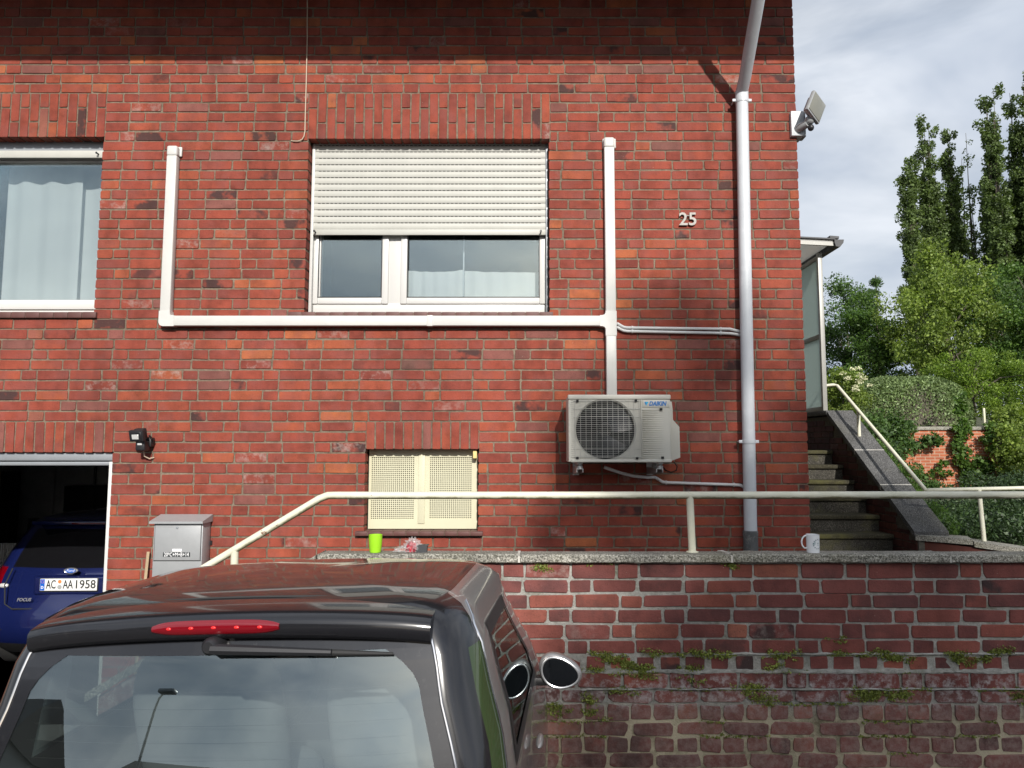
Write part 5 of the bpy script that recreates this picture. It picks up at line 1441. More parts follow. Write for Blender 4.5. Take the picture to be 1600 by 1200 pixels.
for (lab, u, v, d, sd, w_, st_, dn, bare) in (
    ('short outer poplar at the edge of the poplar row', 1421, 248, 39, 1, 0.78, 12, 1.2, False),
    ('dense poplar rising above its neighbours in the first clump', 1446, 187, 40, 2, 0.9, 16, 1.3, False),
    ('pointed poplar between the dense poplar and the bare one', 1482, 202, 40, 3, 0.82, 13, 1.2, False),
    ('thin half bare poplar with twiggy top', 1508, 208, 41, 4, 0.6, 9, .8, True),
    ('low poplar in the gap between the two poplar clumps', 1540, 282, 40, 5, 0.95, 13, 1.2, False),
    ('leafy poplar standing first in the tall second clump', 1549, 148, 37, 6, 0.9, 14, 1.2, False),
    ('slender poplar with a bare leader in the second clump', 1577, 145, 38, 7, 0.85, 12, 1.1, False),
    ('tallest poplar cut by the picture edge', 1604, 118, 37, 8, 1.0, 14, 1.3, False)):
    poplar(lab, u, v, d, sd, w_, st_, dn, bare=bare)
blob_tree('broadleaf_tree', 'dark green leafy tree close behind the porch', 1325, 27, 428, 660, 120, 60, 13000, .13, 'lf_dark', 11, 'garden trees', .55)
blob_tree('broadleaf_tree', 'mid green tree between the porch tree and the yellowish tree', 1372, 25, 445, 660, 115, 60, 13000, .12, 'lf_mid', 12, 'garden trees', .5)
blob_tree('broadleaf_tree', 'large yellow green drooping tree in front of the poplars', 1478, 23, 400, 640, 190, 90, 17000, .13, 'lf_yellow', 13, 'garden trees', .45, droop=.35)
blob_tree('broadleaf_tree', 'upper yellow green bough tree before the poplar trunks', 1462, 24.5, 372, 500, 95, 30, 5500, .13, 'lf_yellow', 23, 'garden trees', .4, droop=.3)
blob_tree('broadleaf_tree', 'fresh green tree cut by the picture edge', 1612, 22, 395, 640, 150, 60, 13000, .12, 'lf_mid', 14, 'garden trees', .5)
blob_tree('broadleaf_tree', 'shadowy dark tree in the middle of the garden trees', 1545, 26, 400, 640, 150, 50, 11000, .13, 'lf_dark', 15, 'garden trees', .55)
# small spruce tip
sp = P(1368, 430, 30); t = plant('spruce_tree', (sp.x, 30, terr(sp.x, 30)), 'dark spruce tip showing above the garden trees', 'tree')
m = MB(); zb = terr(sp.x, 30); m.tube([(sp.x, 30, zb), (sp.x, 30, sp.z)], [.15, .02], 7); m.build('trunk', 'bark', t)
rs = np.random.RandomState(77); cs, rd, ct = [], [], []
for j in range(34):
    h_ = rs.rand(); a = rs.rand() * 6.28; r_ = 1.7 * h_ * (sp.z - zb) / 8
    for q in (.35, .7, 1): cs.append((sp.x + r_ * q * math.cos(a), 30 + r_ * q * math.sin(a), sp.z - h_ * (sp.z - zb) * .8 - r_ * q * .25)); rd.append((.25, .25, .10)); ct.append(45)
V, Q = leaves(cs, rd, ct, .12, rs, aspect=.3); crown_obj(t, V, Q, 'lf_dark')
blob_tree('garden_shrub', 'bright green shrub behind the clipped hedge', 1515, 20.8, 545, 660, 190, 60, 15000, .075, 'lf_bright', 16, 'garden shrubs', .34)
blob_tree('garden_shrub', 'low bright shrub at the picture edge above the garden wall', 1590, 19.9, 615, 730, 110, 45, 12000, .075, 'lf_bright', 17, 'garden shrubs', .28)
el = blob_tree('elder_shrub', 'pale flowering elder beside the porch glass', 1318, 17.5, 572, 700, 75, 35, 9000, .08, 'lf_yellow', 18, None, .28)
rs = np.random.RandomState(3); cs, rd, ct = [], [], []
for k in range(14):
    q = P(1312 + rs.rand() * 45, 575 + rs.rand() * 40, 16.9); cs.append((q.x, q.y - .1 * rs.rand(), q.z)); rd.append((.10, .06, .05)); ct.append(50)
V, Q = leaves(cs, rd, ct, .03, rs, aspect=.9); crown_obj(el, V, Q, 'lf_flower', 'blossom')
# clipped dome hedge: needles on a smooth dome
hd = P(1442, 668, 19.6); ht = P(1442, 585, 19.6); hw = 102 / F_PX * 19.6
t = plant('clipped_hedge', (hd.x, 20.2, terr(hd.x, 20.2)), 'clipped olive green dome hedge above the garden wall', 'hedge')
rs = np.random.RandomState(19); n = 34000
th = rs.rand(n) * 2 * math.pi; ph = np.arccos(rs.rand(n) ** .8); e = .5
def spw(x, k): return np.sign(x) * np.abs(x) ** k
R_ = 1 - .10 * rs.rand(n) ** 2
pv = np.stack([hd.x + hw * spw(np.sin(ph), .6) * spw(np.cos(th), .8) * R_, 20.4 + .9 * hw * .6 * spw(np.sin(ph), .6) * spw(np.sin(th), .8) * R_, hd.z - .3 + (ht.z - hd.z + .3) * spw(np.cos(ph), .6) * R_], 1)
pv[:, 2] += .05 * np.sin(pv[:, 0] * 5) * np.cos(pv[:, 1] * 4)
V, Q = leaves(pv, [(.03, .03, .03)] * n, [1] * n, .075, rs, aspect=.4, up=.6); crown_obj(t, V, Q, 'lf_olive', 'foliage')
m = MB(); m.ellipsoid((hd.x, 20.4, hd.z - .3), (hw * .88, hw * .47, (ht.z - hd.z + .3) * .9), 24, 12, .7); m.build('branches', 'bark', t)
# creepers on the garden wall
cr = plant('wall_creeper', (P(1510, 760, GWY - .2).x, GWY - .2, ga.z), 'leafy creeper climbing the garden wall up to the hedge', 'creeper', None)
rs = np.random.RandomState(29); cs, rd, ct = [], [], []
m = MB(); q0 = P(1512, 768, GWY - .1); m.tube([q0, P(1506, 720, GWY - .08), P(1500, 680, GWY - .08), P(1498, 640, GWY - .08)], [.05, .04, .03, .02], 6); m.build('stem', 'bark', cr)
for (u0, v0, u1, v1, n, r_) in ((1512, 765, 1500, 690, 26, .15), (1500, 690, 1498, 625, 16, .11), (1498, 690, 1518, 665, 8, .14), (1532, 745, 1545, 705, 12, .15), (1468, 735, 1485, 725, 6, .10), (1542, 685, 1556, 670, 8, .13), (1535, 770, 1560, 740, 12, .16)):
    for k in range(n):
        f = rs.rand(); q = P(u0 + (u1 - u0) * f + rs.normal() * 6, v0 + (v1 - v0) * f + rs.normal() * 6, GWY - .12 - .12 * rs.rand()); cs.append(tuple(q)); rd.append((r_, .10, r_)); ct.append(46)
V, Q = leaves(cs, rd, ct, .085, rs, aspect=.8); crown_obj(cr, V, Q, 'lf_mid', 'foliage')
cr = plant('trailing_creeper', (P(1430, 760, GWY - .2).x, GWY - .2, ga.z), 'dark trailing creeper spilling over the garden wall near the stair rail', 'creeper', None)
cs, rd, ct = [], [], []
m = MB(); m.tube([P(1400, 672, GWY - .1), P(1425, 690, GWY - .15), P(1455, 690, GWY - .2)], [.04, .03, .015], 6); m.build('stem', 'bark', cr)
for (u0, v0, u1, v1, n, r_) in ((1365, 655, 1415, 685, 40, .24), (1418, 698, 1466, 684, 20, .10), (1390, 700, 1405, 730, 14, .16), (1425, 735, 1440, 760, 8, .14), (1450, 750, 1475, 768, 10, .12), (1400, 655, 1420, 668, 12, .16)):
    for k in range(n):
        f = rs.rand(); q = P(u0 + (u1 - u0) * f + rs.normal() * 7, v0 + (v1 - v0) * f + rs.normal() * 5, GWY - .15 - .3 * rs.rand()); cs.append(tuple(q)); rd.append((r_, .2, r_)); ct.append(48)
V, Q = leaves(cs, rd, ct, .085, rs, aspect=.7); crown_obj(cr, V, Q, 'lf_dark', 'foliage')
# weeds between wall and hedge, tall grass along the stair coping
def patch(name, label, cat, spec, size, mat, seed, asp=.5, up=0.0, per=60):
    rs = np.random.RandomState(seed); cs, rd, ct = [], [], []
    for (p0, p1, n, r_) in spec:
        for k in range(n):
            f = rs.rand(); c = [p0[i] + (p1[i] - p0[i]) * (f if i == 0 else rs.rand()) for i in range(3)]
            cs.append(c); rd.append((r_, r_, r_ * .8)); ct.append(per)
    V, Q = leaves(cs, rd, ct, size, rs, aspect=asp, up=up)
    c0 = np.array(cs).mean(0); t = plant(name, (c0[0], c0[1], min(c[2] for c in cs)), label, cat); crown_obj(t, V, Q, mat, 'foliage')
    m = MB(); m.tube([(c0[0], c0[1], min(c[2] for c in cs) - .2), tuple(c0)], [.03, .01], 6); m.build('stem', 'bark', t)
patch('cotoneaster_bush', 'dark spreading cotoneaster behind the parapet and stair rail', 'bush',
      [((4.55, 7.5, EZ - .98), (7.0, 8.4, EZ - .78), 190, .16), ((4.75, 8.2, EZ - .90), (7.3, 9.8, EZ - .72), 230, .18), ((6.2, 8.6, EZ - .72), (8.2, 10.5, EZ - .45), 220, .18)], .045, 'lf_cotone', 51, .35, per=110)
patch('grass_tuft', 'strip of grass and moss along the outer edge of the stair coping', 'grass tuft',
      [((4.36, 7.45, EZ - .95), (4.46, 8.0, EZ - .62), 30, .07), ((4.36, 8.0, EZ - .62), (4.46, 8.5, EZ - .25), 34, .07), ((4.36, 8.5, EZ - .28), (4.46, 9.0, EZ + .08), 30, .07)], .05, 'lf_mid', 52, .15, 1.2, per=60)
patch('weed_clump', 'tangled weeds and tall stems beside the upper stair rail', 'weeds',
      [((5.6, 12.0, EZ - .9), (6.6, 13.4, EZ + .35), 90, .2), ((6.2, 13, EZ - .9), (7.2, 14, EZ - .1), 50, .2)], .08, 'lf_dark', 53, .45, .4, per=60)
patch('yellow_bush', 'yellow leaved bush at the picture edge below the shrubs', 'bush',
      [((11.9, 15.8, EZ - .9), (13.8, 17.4, EZ + .10), 110, .24), ((11.9, 17.5, EZ - .7), (14.5, 18.2, EZ + .5), 190, .24), ((12.7, 19.2, EZ + .3), (14.5, 19.8, EZ + 1.0), 60, .24)], .09, 'lf_yellow', 54, .6, per=60)
patch('green_bush', 'mid green low bush in front of the creeper wall', 'bush',
      [((8.3, 16.0, EZ - 1.35), (12.0, 17.5, EZ - 1.12), 130, .22)], .075, 'lf_mid', 55, .5, per=60)

# ================================================================== BEHIND THE CAMERA: what the glass reflects and what shades the wall
oh = thing('house_across_street', (-9, -14, 0.232), 'plain low house across the street reflected in the car glass', 'house')
m = MB(); m.box((-17, -20, .17), (-2.5, -12.5, 3.7)); m.build('wall', 'plaster', oh, smooth=False)
m = MB(); m.prism([(0, -20.5, 3.6), (0, -16.2, 5.6), (0, -12.0, 3.6)], (-17.4, 0, 0), (-2.1, 0, 0)); m.build('roof', 'rooftile', oh, smooth=False)
for x in (-15, -11.5, -8, -5):
    m = MB(); m.box((x, -12.5, 1.3), (x + 1.3, -12.44, 2.7)); m.build('window', 'carglass_dark', oh, smooth=False)
for hx0, hx1, lab in ((5.0, 19.0, 'second plain house across the street, behind the street trees'), (-44.0, -30.0, 'third plain house farther along across the street')):  # two unseen houses added to hold low sky light off the eave
    o2 = thing('house_across_street', ((hx0 + hx1) / 2, -17, 0.232), lab, 'house')
    m = MB(); m.box((hx0, -21, .22), (hx1, -13.5, 5.2)); m.build('wall', 'plaster', o2, smooth=False)
    m = MB(); m.prism([(0, -21.6, 5.1), (0, -17.2, 8.2), (0, -13.0, 5.1)], (hx0 - .4, 0, 0), (hx1 + .4, 0, 0)); m.build('roof', 'rooftile', o2, smooth=False)
    for i in range(4):
        x = hx0 + 1.5 + i * 3.3; m = MB(); m.box((x, -13.5, 1.3), (x + 1.3, -13.44, 2.7)); m.build('window', 'carglass_dark', o2, smooth=False)
lp = thing('street_lamp', (-9.0, -7.2, .232), 'slim street lamp post across the street reflected in the car glass', 'lamp')
m = MB(); m.tube([(-9, -7.2, .18), (-9, -7.2, 4.5), (-8.9, -7.1, 4.75), (-8.6, -6.9, 4.85)], [.06, .045, .04, .035], 10); m.build('post', 'zinc', lp)
m = MB(); m.bbox((-8.75, -7.0, 4.80), (-8.1, -6.7, 4.92), .04); m.build('lamp_head', 'zinc', lp)
def shade_tree(x, y, z0, zc, rx, ry, rz, n, seed, label):
    rs = np.random.RandomState(seed); t = plant('street_tree', (x, y, z0), label, 'tree', 'street trees behind the viewer')
    cs, rd, ct = [], [], []; m = MB(); m.tube([(x, y, z0 - .05), (x, y, zc)], [.28, .12], 10)
    for k in range(n):
        v = rs.normal(size=3); v /= np.linalg.norm(v); r_ = rs.rand() ** .4; p = np.array([x + v[0] * rx * r_, y + v[1] * ry * r_, zc + v[2] * rz * r_])
        cs.append(p); rd.append((.7, .7, .6)); ct.append(75)
        if k % 5 == 0: m.tube([(x, y, zc - rz * .5), tuple(p)], [.07, .02], 5)
    m.build('trunk', 'bark', t); V, Q = leaves(cs, rd, ct, .26, rs, aspect=.7); crown_obj(t, V, Q, 'lf_mid')
shade_tree(9.6, -30.0, .232, 15.7, 3.9, 3.0, 7.9, 400, 61, 'broad street tree behind the viewer shading the retaining wall')
shade_tree(6.2, -30.5, .232, 12.6, 2.8, 2.4, 6.0, 190, 62, 'smaller street tree behind the viewer shading the parked car')

# ================================================================== CARS
NR, NA, NS, NF = 8, 8, 16, 8
def car_ring(z, y0, y1, w, rc, bow, rf=None, bowf=0.06):
    """right half of a plan outline, rear centre to front centre"""
    rcx, rcy = rc if isinstance(rc, tuple) else (rc, rc); rf = rf or rcx; pts = []; wi = w - rcx
    for i in range(NR): x = wi * i / NR; pts.append((x, y0 + bow * (x / wi) ** 2, z))
    yc = y0 + bow + rcy
    for i in range(NA): a = math.pi / 2 * i / NA; pts.append((wi + rcx * math.sin(a), yc - rcy * math.cos(a), z))
    ye = y1 - bowf - rf
    for i in range(NS): t = i / NS; pts.append((w, yc + (ye - yc) * t, z))
    wf = w - rf
    for i in range(NA): a = math.pi / 2 * i / NA; pts.append((wf + rf * math.cos(a), ye + rf * math.sin(a), z))
    for i in range(NF + 1): x = wf * (1 - i / NF); pts.append((x, y1 - bowf * (x / wf) ** 2, z))
    return pts
NP = NR + NA + NS + NA + NF + 1
def car_shell(rings, region):
    """returns dict name -> MB of faces; region(k, j, side) names the panel between ring k and k+1 at segment j"""
    H = [car_ring(*r) for r in rings]; out = {}
    for side in (1, -1):
        for k in range(len(H) - 1):
            for j in range(NP - 1):
                nm = region(k, j, side)
                if nm is None: continue
                q = [H[k][j], H[k][j + 1], H[k + 1][j + 1], H[k + 1][j]]
                q = [(x * side, y, z) for x, y, z in q]
                out.setdefault(nm, MB()).add(q, [(0, 1, 2, 3) if side > 0 else (3, 2, 1, 0)])
    top = H[-1]
    for side in (1, -1):
        c = (0, (top[0][1] + top[-1][1]) / 2, top[0][2] + .002)
        for j in range(NP - 1):
            q = [(top[j][0] * side, *top[j][1:]), (top[j + 1][0] * side, *top[j + 1][1:]), c]
            out.setdefault(region(len(H) - 1, j, side), MB()).add(q, [(0, 1, 2) if side > 0 else (2, 1, 0)])
    return out, H
def key3(p): return (round(p[0], 4), round(p[1], 4), round(p[2], 4))
def shell_normals(shell):
    acc = {}
    for m in shell.values():
        for f in m.f:
            p = [m.v[i] for i in f]
            n = (p[2] - p[0]).cross(p[3] - p[1]) if len(p) == 4 else (p[1] - p[0]).cross(p[2] - p[0])
            for q in p: acc[key3(q)] = acc.get(key3(q), Vector((0, 0, 0))) + n
    return {k: (v.normalized() if v.length > 1e-9 else Vector((0, 0, 1))) for k, v in acc.items()}
def weld(o, nrm, d=0.0002):
    bm = bmesh.new(); bm.from_mesh(o.data); bmesh.ops.remove_doubles(bm, verts=bm.verts, dist=d); bm.to_mesh(o.data); bm.free()
    me = o.data; me.polygons.foreach_set('use_smooth', [True] * len(me.polygons)); me.update()
    me.normals_split_custom_set_from_vertices([nrm.get(key3(v.co), v.normal) for v in me.vertices])
def wheel(parent, x, y, r, side, w=.17):
    m = MB(); s = side
    m.lathe([(r * .62, -w / 2), (r * .93, -w / 2), (r, -w * .32), (r, w * .32), (r * .93, w / 2), (r * .62, w / 2)], (x, y, r), 32, axis='X'); o = m.build('wheel', 'rubber', parent)
    m = MB(); m.lathe([(r * .64, s * w * .36), (r * .58, s * w * .46), (r * .5, s * w * .30), (r * .16, s * w * .40), (.01, s * w * .42)], (x, y, r), 28, axis='X'); m.build('rim', 'rim', o)

# ---------------------------------------------------------------- small grey hatchback in front
YAW, ROLL = R(4.6), R(2.4)
rings = [  # z, rear, front, half width, rear radius, rear bow
    (.20, .13, 2.40, .66, (.10, .20), .05), (.32, .06, 2.47, .735, (.11, .25), .06), (.50, .01, 2.50, .757, (.11, .28), .07), (.75, .0, 2.46, .757, (.10, .28), .07),
    (.90, .025, 2.32, .755, (.09, .28), .07), (.96, .045, 1.84, .752, (.09, .28), .065), (1.02, .06, 1.70, .748, (.09, .28), .06), (1.14, .10, 1.54, .733, (.10, .27), .055),
    (1.26, .14, 1.38, .702, (.105, .25), .05), (1.36, .175, 1.25, .668, (.10, .23), .045), (1.42, .20, 1.17, .638, (.09, .21), .045), (1.455, .225, 1.11, .614, (.09, .19), .04),
    (1.48, .26, 1.06, .572, (.09, .17), .04), (1.495, .31, 1.01, .53, (.11, .16), .035), (1.505, .38, .95, .45, (.10, .13), .03), (1.513, .46, .88, .32, (.08, .10), .03), (1.517, .56, .78, .18, (.06, .06), .02)]
rings = [r if len(r) == 7 else (*r, None) for r in rings]
rings = [(z, a, (1.7 + (b - 1.7) * .5 if b > 1.7 else b), w - (.022 if z < 1.3 else .010), rc, bw, (.26 if z < 1.4 else min(.15, rc[0])), .07) for (z, a, b, w, rc, bw, _) in rings]
J_ARC, J_SIDE, J_FA, J_F = NR, NR + NA, NR + NA + NS, NR + NA + NS + NA
def reg(k, j, side):
    z = rings[min(k, len(rings) - 1)][0]; zt = rings[min(k + 1, len(rings) - 1)][0]
    if z >= 1.479: return 'roof_panel'
    if z >= 1.45: return 'pillar_panel' if j < J_ARC + 6 else 'side'
    if 0.95 < z < 1.40:
        if j < J_ARC: return 'rear_glass'
        if j < J_ARC + 4: return 'pillar_panel'
        if j < J_ARC + 6 and z < 1.33: return 'quarter_glass_' + ('r' if side > 0 else 'l')
        if j < J_ARC + 6: return 'pillar_panel'
        if J_SIDE + 1 <= j < J_SIDE + 13 and z < 1.35 and z > 1.0: return 'door_glass_' + ('r' if side > 0 else 'l')
        if j >= J_FA + 3 and z > 1.0: return 'windscreen'
        return 'side'
    if 1.40 < z < 1.45:
        if j < J_ARC + 6: return 'pillar_panel'
        if j >= J_F: return 'windscreen'
        return 'side'
    if z < .30: return 'sill'
    return 'side' if j >= J_ARC + 3 else 'tail_panel'
shell, H = car_shell(rings, reg)
pe = P(337, 958, 1.86)                                    # rear roof edge centre
loc_edge = Vector((0, .17, 1.49))
Rm = Matrix.Rotation(-YAW, 4, 'Z') @ Matrix.Rotation(-ROLL, 4, 'Y')
base = pe - Rm @ loc_edge
car = thing('parked_car', base, 'small dark grey two door hatchback with glossy roof parked before the wall', 'car', rot=(Rm.to_euler('XYZ')))
car.rotation_euler = Rm.to_euler('XYZ')
matof = {'rear_glass': 'carglass', 'pillar_panel': 'carblack', 'quarter_glass_r': 'greenglass', 'quarter_glass_l': 'greenglass', 'door_glass_r': 'carglass', 'door_glass_l': 'carglass',
         'windscreen': 'carglass', 'side': 'cargrey', 'tail_panel': 'carblack', 'sill': 'cartrim', 'roof_panel': 'roofglass'}
nameof = {'side': 'body', 'quarter_glass_r': 'quarter_window', 'quarter_glass_l': 'quarter_window', 'door_glass_r': 'side_window', 'door_glass_l': 'side_window', 'rear_glass': 'rear_window', 'sill': 'lower_body'}
NRM = shell_normals(shell)
for nm, mb_ in shell.items():
    o = mb_.build(nameof.get(nm, nm), matof[nm], car, smooth=False); weld(o, NRM)
# frame strips round the glass: dark frit band on the rear window, chrome line on the pillar, black door frame
def ring_at(z):
    for k in range(len(rings) - 1):
        if rings[k][0] <= z <= rings[k + 1][0]:
            f = (z - rings[k][0]) / (rings[k + 1][0] - rings[k][0]); return [Vector(a).lerp(Vector(b), f) for a, b in zip(H[k], H[k + 1])]
    return [Vector(a) for a in H[-1]]
def surf(j, z, out=0.0):
    r_ = ring_at(z); i = int(math.floor(j)); f = j - i; p = r_[i].lerp(r_[min(i + 1, NP - 1)], f)
    t = (r_[min(i + 1, NP - 1)] - r_[i]); n = Vector((t.y, -t.x, 0)).normalized(); return p + n * out
for s in (1, -1):
    def sx(p): return Vector((p.x * s, p.y, p.z))
    line = [sx(surf(J_ARC + 6.0, z, .002)) for z in np.linspace(.80, 1.40, 14)] + [sx(surf(J_ARC + 6.0 + q, 1.40 + .05 * q, .002)) for q in (.4, .8, 1.1)]
    m = MB(); m.tube(line, .004, 8); m.build('chrome_line', 'chrome', car)
    edge = [sx(surf(J_ARC - .05, z, .001)) for z in np.linspace(.96, 1.42, 12)]
    m = MB(); m.tube(edge, .0045, 8); m.build('window_seal', 'chrome', car)
    m = MB()
    for z0, z1 in zip(np.linspace(1.015, 1.37, 12)[:-1], np.linspace(1.015, 1.37, 12)[1:]):    # door window frame uprights
        for ja, jb in ((J_SIDE + .5, J_SIDE + 1.25), (J_SIDE + 12.75, J_SIDE + 13.4)):
            q = [sx(surf(ja, z0, .003)), sx(surf(jb, z0, .003)), sx(surf(jb, z1, .003)), sx(surf(ja, z1, .003))]; m.add(q, [(0, 1, 2, 3) if s > 0 else (3, 2, 1, 0)])
    for ja in np.arange(J_SIDE + .5, J_SIDE + 13.2, .5):
        for za, zb in ((1.0, 1.035), (1.345, 1.38)):
            q = [sx(surf(ja, za, .003)), sx(surf(ja + .5, za, .003)), sx(surf(ja + .5, zb, .003)), sx(surf(ja, zb, .003))]; m.add(q, [(0, 1, 2, 3) if s > 0 else (3, 2, 1, 0)])
    m.build('window_frame', 'cartrim', car)
# frit border inside the rear window
m = MB()
for s in (1, -1):
    for ja in np.arange(0, NR - .01, .5):
        for za, zb in ((1.382, 1.422), (.96, .985)):
            q = [surf(ja, za, .0015), surf(ja + .5, za, .0015), surf(ja + .5, zb, .0015), surf(ja, zb, .0015)]; q = [Vector((p.x * s, p.y, p.z)) for p in q]; m.add(q, [(0, 1, 2, 3) if s > 0 else (3, 2, 1, 0)])
    zz = np.linspace(.985, 1.382, 15)
    for z0, z1 in zip(zz[:-1], zz[1:]):
        f0 = NR - .70 - 1.5 * max(0, (z0 - 1.28) / .12) ** 2; f1 = NR - .70 - 1.5 * max(0, (z1 - 1.28) / .12) ** 2
        q = [surf(f0, z0, .0015), surf(NR - .02, z0, .0015), surf(NR - .02, z1, .0015), surf(f1, z1, .0015)]; q = [Vector((p.x * s, p.y, p.z)) for p in q]; m.add(q, [(0, 1, 2, 3) if s > 0 else (3, 2, 1, 0)])
m.build('window_border', 'carblack', car)
# heater wires
for i in range(9):
    z = 1.01 + i * .036; m = MB()
    pts = [surf(j, z, -.002) for j in np.linspace(6.6, 0, 12)]; m.tube([Vector((-p.x, p.y, p.z)) for p in pts] + pts[::-1][1:], .0005, 4, False); m.build('heater_wire', 'rubber', car)
# spoiler with brake light
def sp_line(x):
    """rear outline of ring 1.42 at lateral x"""
    r_ = ring_at(1.43); ax = abs(x)
    for a, b in zip(r_[:-1], r_[1:]):
        if a.x <= ax <= b.x: return a.y + (b.y - a.y) * (ax - a.x) / max(1e-6, b.x - a.x)
    return r_[0].y
prof = [(.11, 1.497), (.05, 1.497), (.0, 1.490), (-.030, 1.482), (-.040, 1.472), (-.043, 1.455), (-.040, 1.435), (-.030, 1.424), (.02, 1.420)]
m = MB(); vs = []; xs_ = np.linspace(-.545, .545, 61)
for x in xs_:
    dz = -.030 * (x / .545) ** 2 - .006 * (abs(x) / .545) ** 8
    for (py, pz) in prof: vs.append((x, sp_line(x) + py, pz + dz))
n = len(prof)
m.add(vs, [(i * n + j, (i + 1) * n + j, (i + 1) * n + j + 1, i * n + j + 1) for i in range(60) for j in range(n - 1)] + [tuple(range(n)), tuple(60 * n + j for j in range(n))[::-1]])
sp_ = m.build('spoiler', 'carblack', car, ang=60)
m = MB(); vs = []; xs_ = np.linspace(-.168, .168, 21); pr2 = [(-.041, 1.4735), (-.047, 1.468), (-.049, 1.455), (-.047, 1.443), (-.041, 1.438)]
for x in xs_:
    k_ = 1 - (abs(x) / .168) ** 6 * .55; dz = -.030 * (x / .545) ** 2
    for (py, pz) in pr2: vs.append((x, sp_line(x) + py, 1.456 + (pz - 1.456) * k_ + dz))
n = 5; m.add(vs, [(i * n + j, (i + 1) * n + j, (i + 1) * n + j + 1, i * n + j + 1) for i in range(20) for j in range(n - 1)] + [tuple(range(n)), tuple(20 * n + j for j in range(n))[::-1]])
m.build('brake_light', 'redlens', sp_, ang=60)
for x in (-.12, -.06, 0, .06, .12):
    m = MB(); m.ellipsoid((x, sp_line(x) - .0485, 1.456 - .030 * (x / .545) ** 2), (.007, .003, .004), 10, 6); m.build('led', 'led', sp_)  # small bright beads stand in for glints on the brake lens
# gap line between roof and spoiler, and a bright seam across the roof
m = MB(); m.tube([(x, sp_line(x) + .113, 1.4985 - .030 * (x / .545) ** 2) for x in np.linspace(-.56, .56, 41)], .0035, 6); m.build('roof_seam', 'rubber', car)
# wiper
def rg(x, z, out): r_ = ring_at(z); k = abs(x) / (r_[NR].x) * NR; p = surf(min(k, NR - .01), z, out); return Vector((math.copysign(p.x, x) if x else 0, p.y, p.z))
m = MB(); c = rg(-.005, 1.408, .0); m.tube([c, c + Vector((0, -.045, .004)), c + Vector((0, -.055, .004))], [.024, .022, .014], 16); wp = m.build('wiper', 'black', car)
m = MB(); a, b = rg(.0, 1.406, .045), rg(.30, 1.388, .035); m.tube([a, a.lerp(b, .4), b], [.014, .012, .008], 8); m.build('arm', 'black', wp)
m = MB(); a, b = rg(.10, 1.390, .022), rg(.45, 1.374, .018); m.tube([a, a.lerp(b, .5) + Vector((0, -.004, .004)), b], [.006, .009, .004], 8); m.build('blade', 'rubber', wp)
# mirrors
for s in (1, -1):
    c = Vector((s * .826, 1.26, 1.0)); Mt = Matrix.Translation(c) @ Matrix.Rotation(R(-2), 4, 'X')
    def egg(x, z, k=1.0):
        z *= 1 - .24 * x / .09; z -= .014 * x / .09; return x, z
    m = MB(); m.ellipsoid((0, 0, 0), (.084, .075, .066), 36, 18, .95)
    for i, q in enumerate(m.v):
        x, z = egg(q.x, q.z); y = q.y if q.y > -.012 else -.012 + (q.y + .012) * .25
        m.v[i] = Mt @ Vector((x * s, y, z))
    mi = m.build('door_mirror', 'cargrey', car, ang=60)
    def ell(rx, rz, y, N=40):
        out = []
        for k in range(N):
            a = 2 * math.pi * k / N; x, z = egg(rx * math.cos(a), rz * math.sin(a)); out.append(Mt @ Vector((x * s, y, z)))
        return out
    m = MB(); e1 = ell(.068, .051, -.0305); m.add(e1, [tuple(range(40)) if s < 0 else tuple(reversed(range(40)))]); m.build('mirror_glass', 'mirror', mi, smooth=False)
    m = MB(); e1 = ell(.072, .055, -.027); m.tube(e1 + [e1[0]], .005, 8, False); m.build('mirror_rim', 'silver', mi)
    m = MB(); m.bbox((min(s * .70, s * .79), 1.25, .945), (max(s * .70, s * .79), 1.30, .98), .012); m.build('mirror_arm', 'cartrim', mi)
# interior
m = MB(); m.box((-.64, .20, .62), (.64, 1.9, .66)); m.box((-.62, .12, .80), (.62, .50, .84)); m.build('load_floor', 'interior', car, smooth=False)
for x in (-.33, .33):
    m = MB(); Mr = Matrix.Rotation(R(14), 4, 'X')
    m.ellipsoid((x, .78, .95), (.25, .09, .36), 20, 14, .6, 0, Mr.to_3x3()); m.ellipsoid((x, 1.0, .66), (.25, .28, .11), 20, 10, .6); st_ = m.build('seat', 'seat', car)
    m = MB(); m.ellipsoid((x, .70, 1.285), (.135, .06, .10), 18, 12, .8); m.build('headrest', 'seat', st_)
m = MB(); m.ellipsoid((0, 1.50, .88), (.58, .14, .13), 24, 12, .5); m.build('dashboard', 'interior', car)
m = MB(); m.tube([(-.33 + .18 * math.cos(t), 1.24 + .06 * math.sin(t), .98 + .165 * math.sin(t)) for t in np.linspace(0, 2 * math.pi, 33)], .014, 8, False); m.build('steering_wheel', 'black', car)
m = MB(); m.bbox((-.10, 1.06, 1.36), (.10, 1.09, 1.42), .015); m.build('inner_mirror', 'black', car)
for y in (.42, 1.70):
    for s in (1, -1): wheel(car, s * (.64 if y < 1 else .57), y, .285, s)
for s in (1, -1):
    m = MB(); m.ellipsoid((s * .60, .17, .82), (.075, .05, .16), 18, 12, .8); m.build('tail_lamp', 'redlens', car)
    m = MB(); m.ellipsoid((s * .52, 2.02, .72), (.09, .05, .10), 18, 12, .8); m.build('headlight', 'lamp_glass', car)
    m = MB(); m.ellipsoid((s * .757, .95, .86), (.014, .06, .014), 14, 8); m.build('door_handle', 'cargrey', car)
m = MB(); m.bbox((-.26, -.012, .42), (.26, .012, .53), .003); m.build('number_plate', 'plate', car)

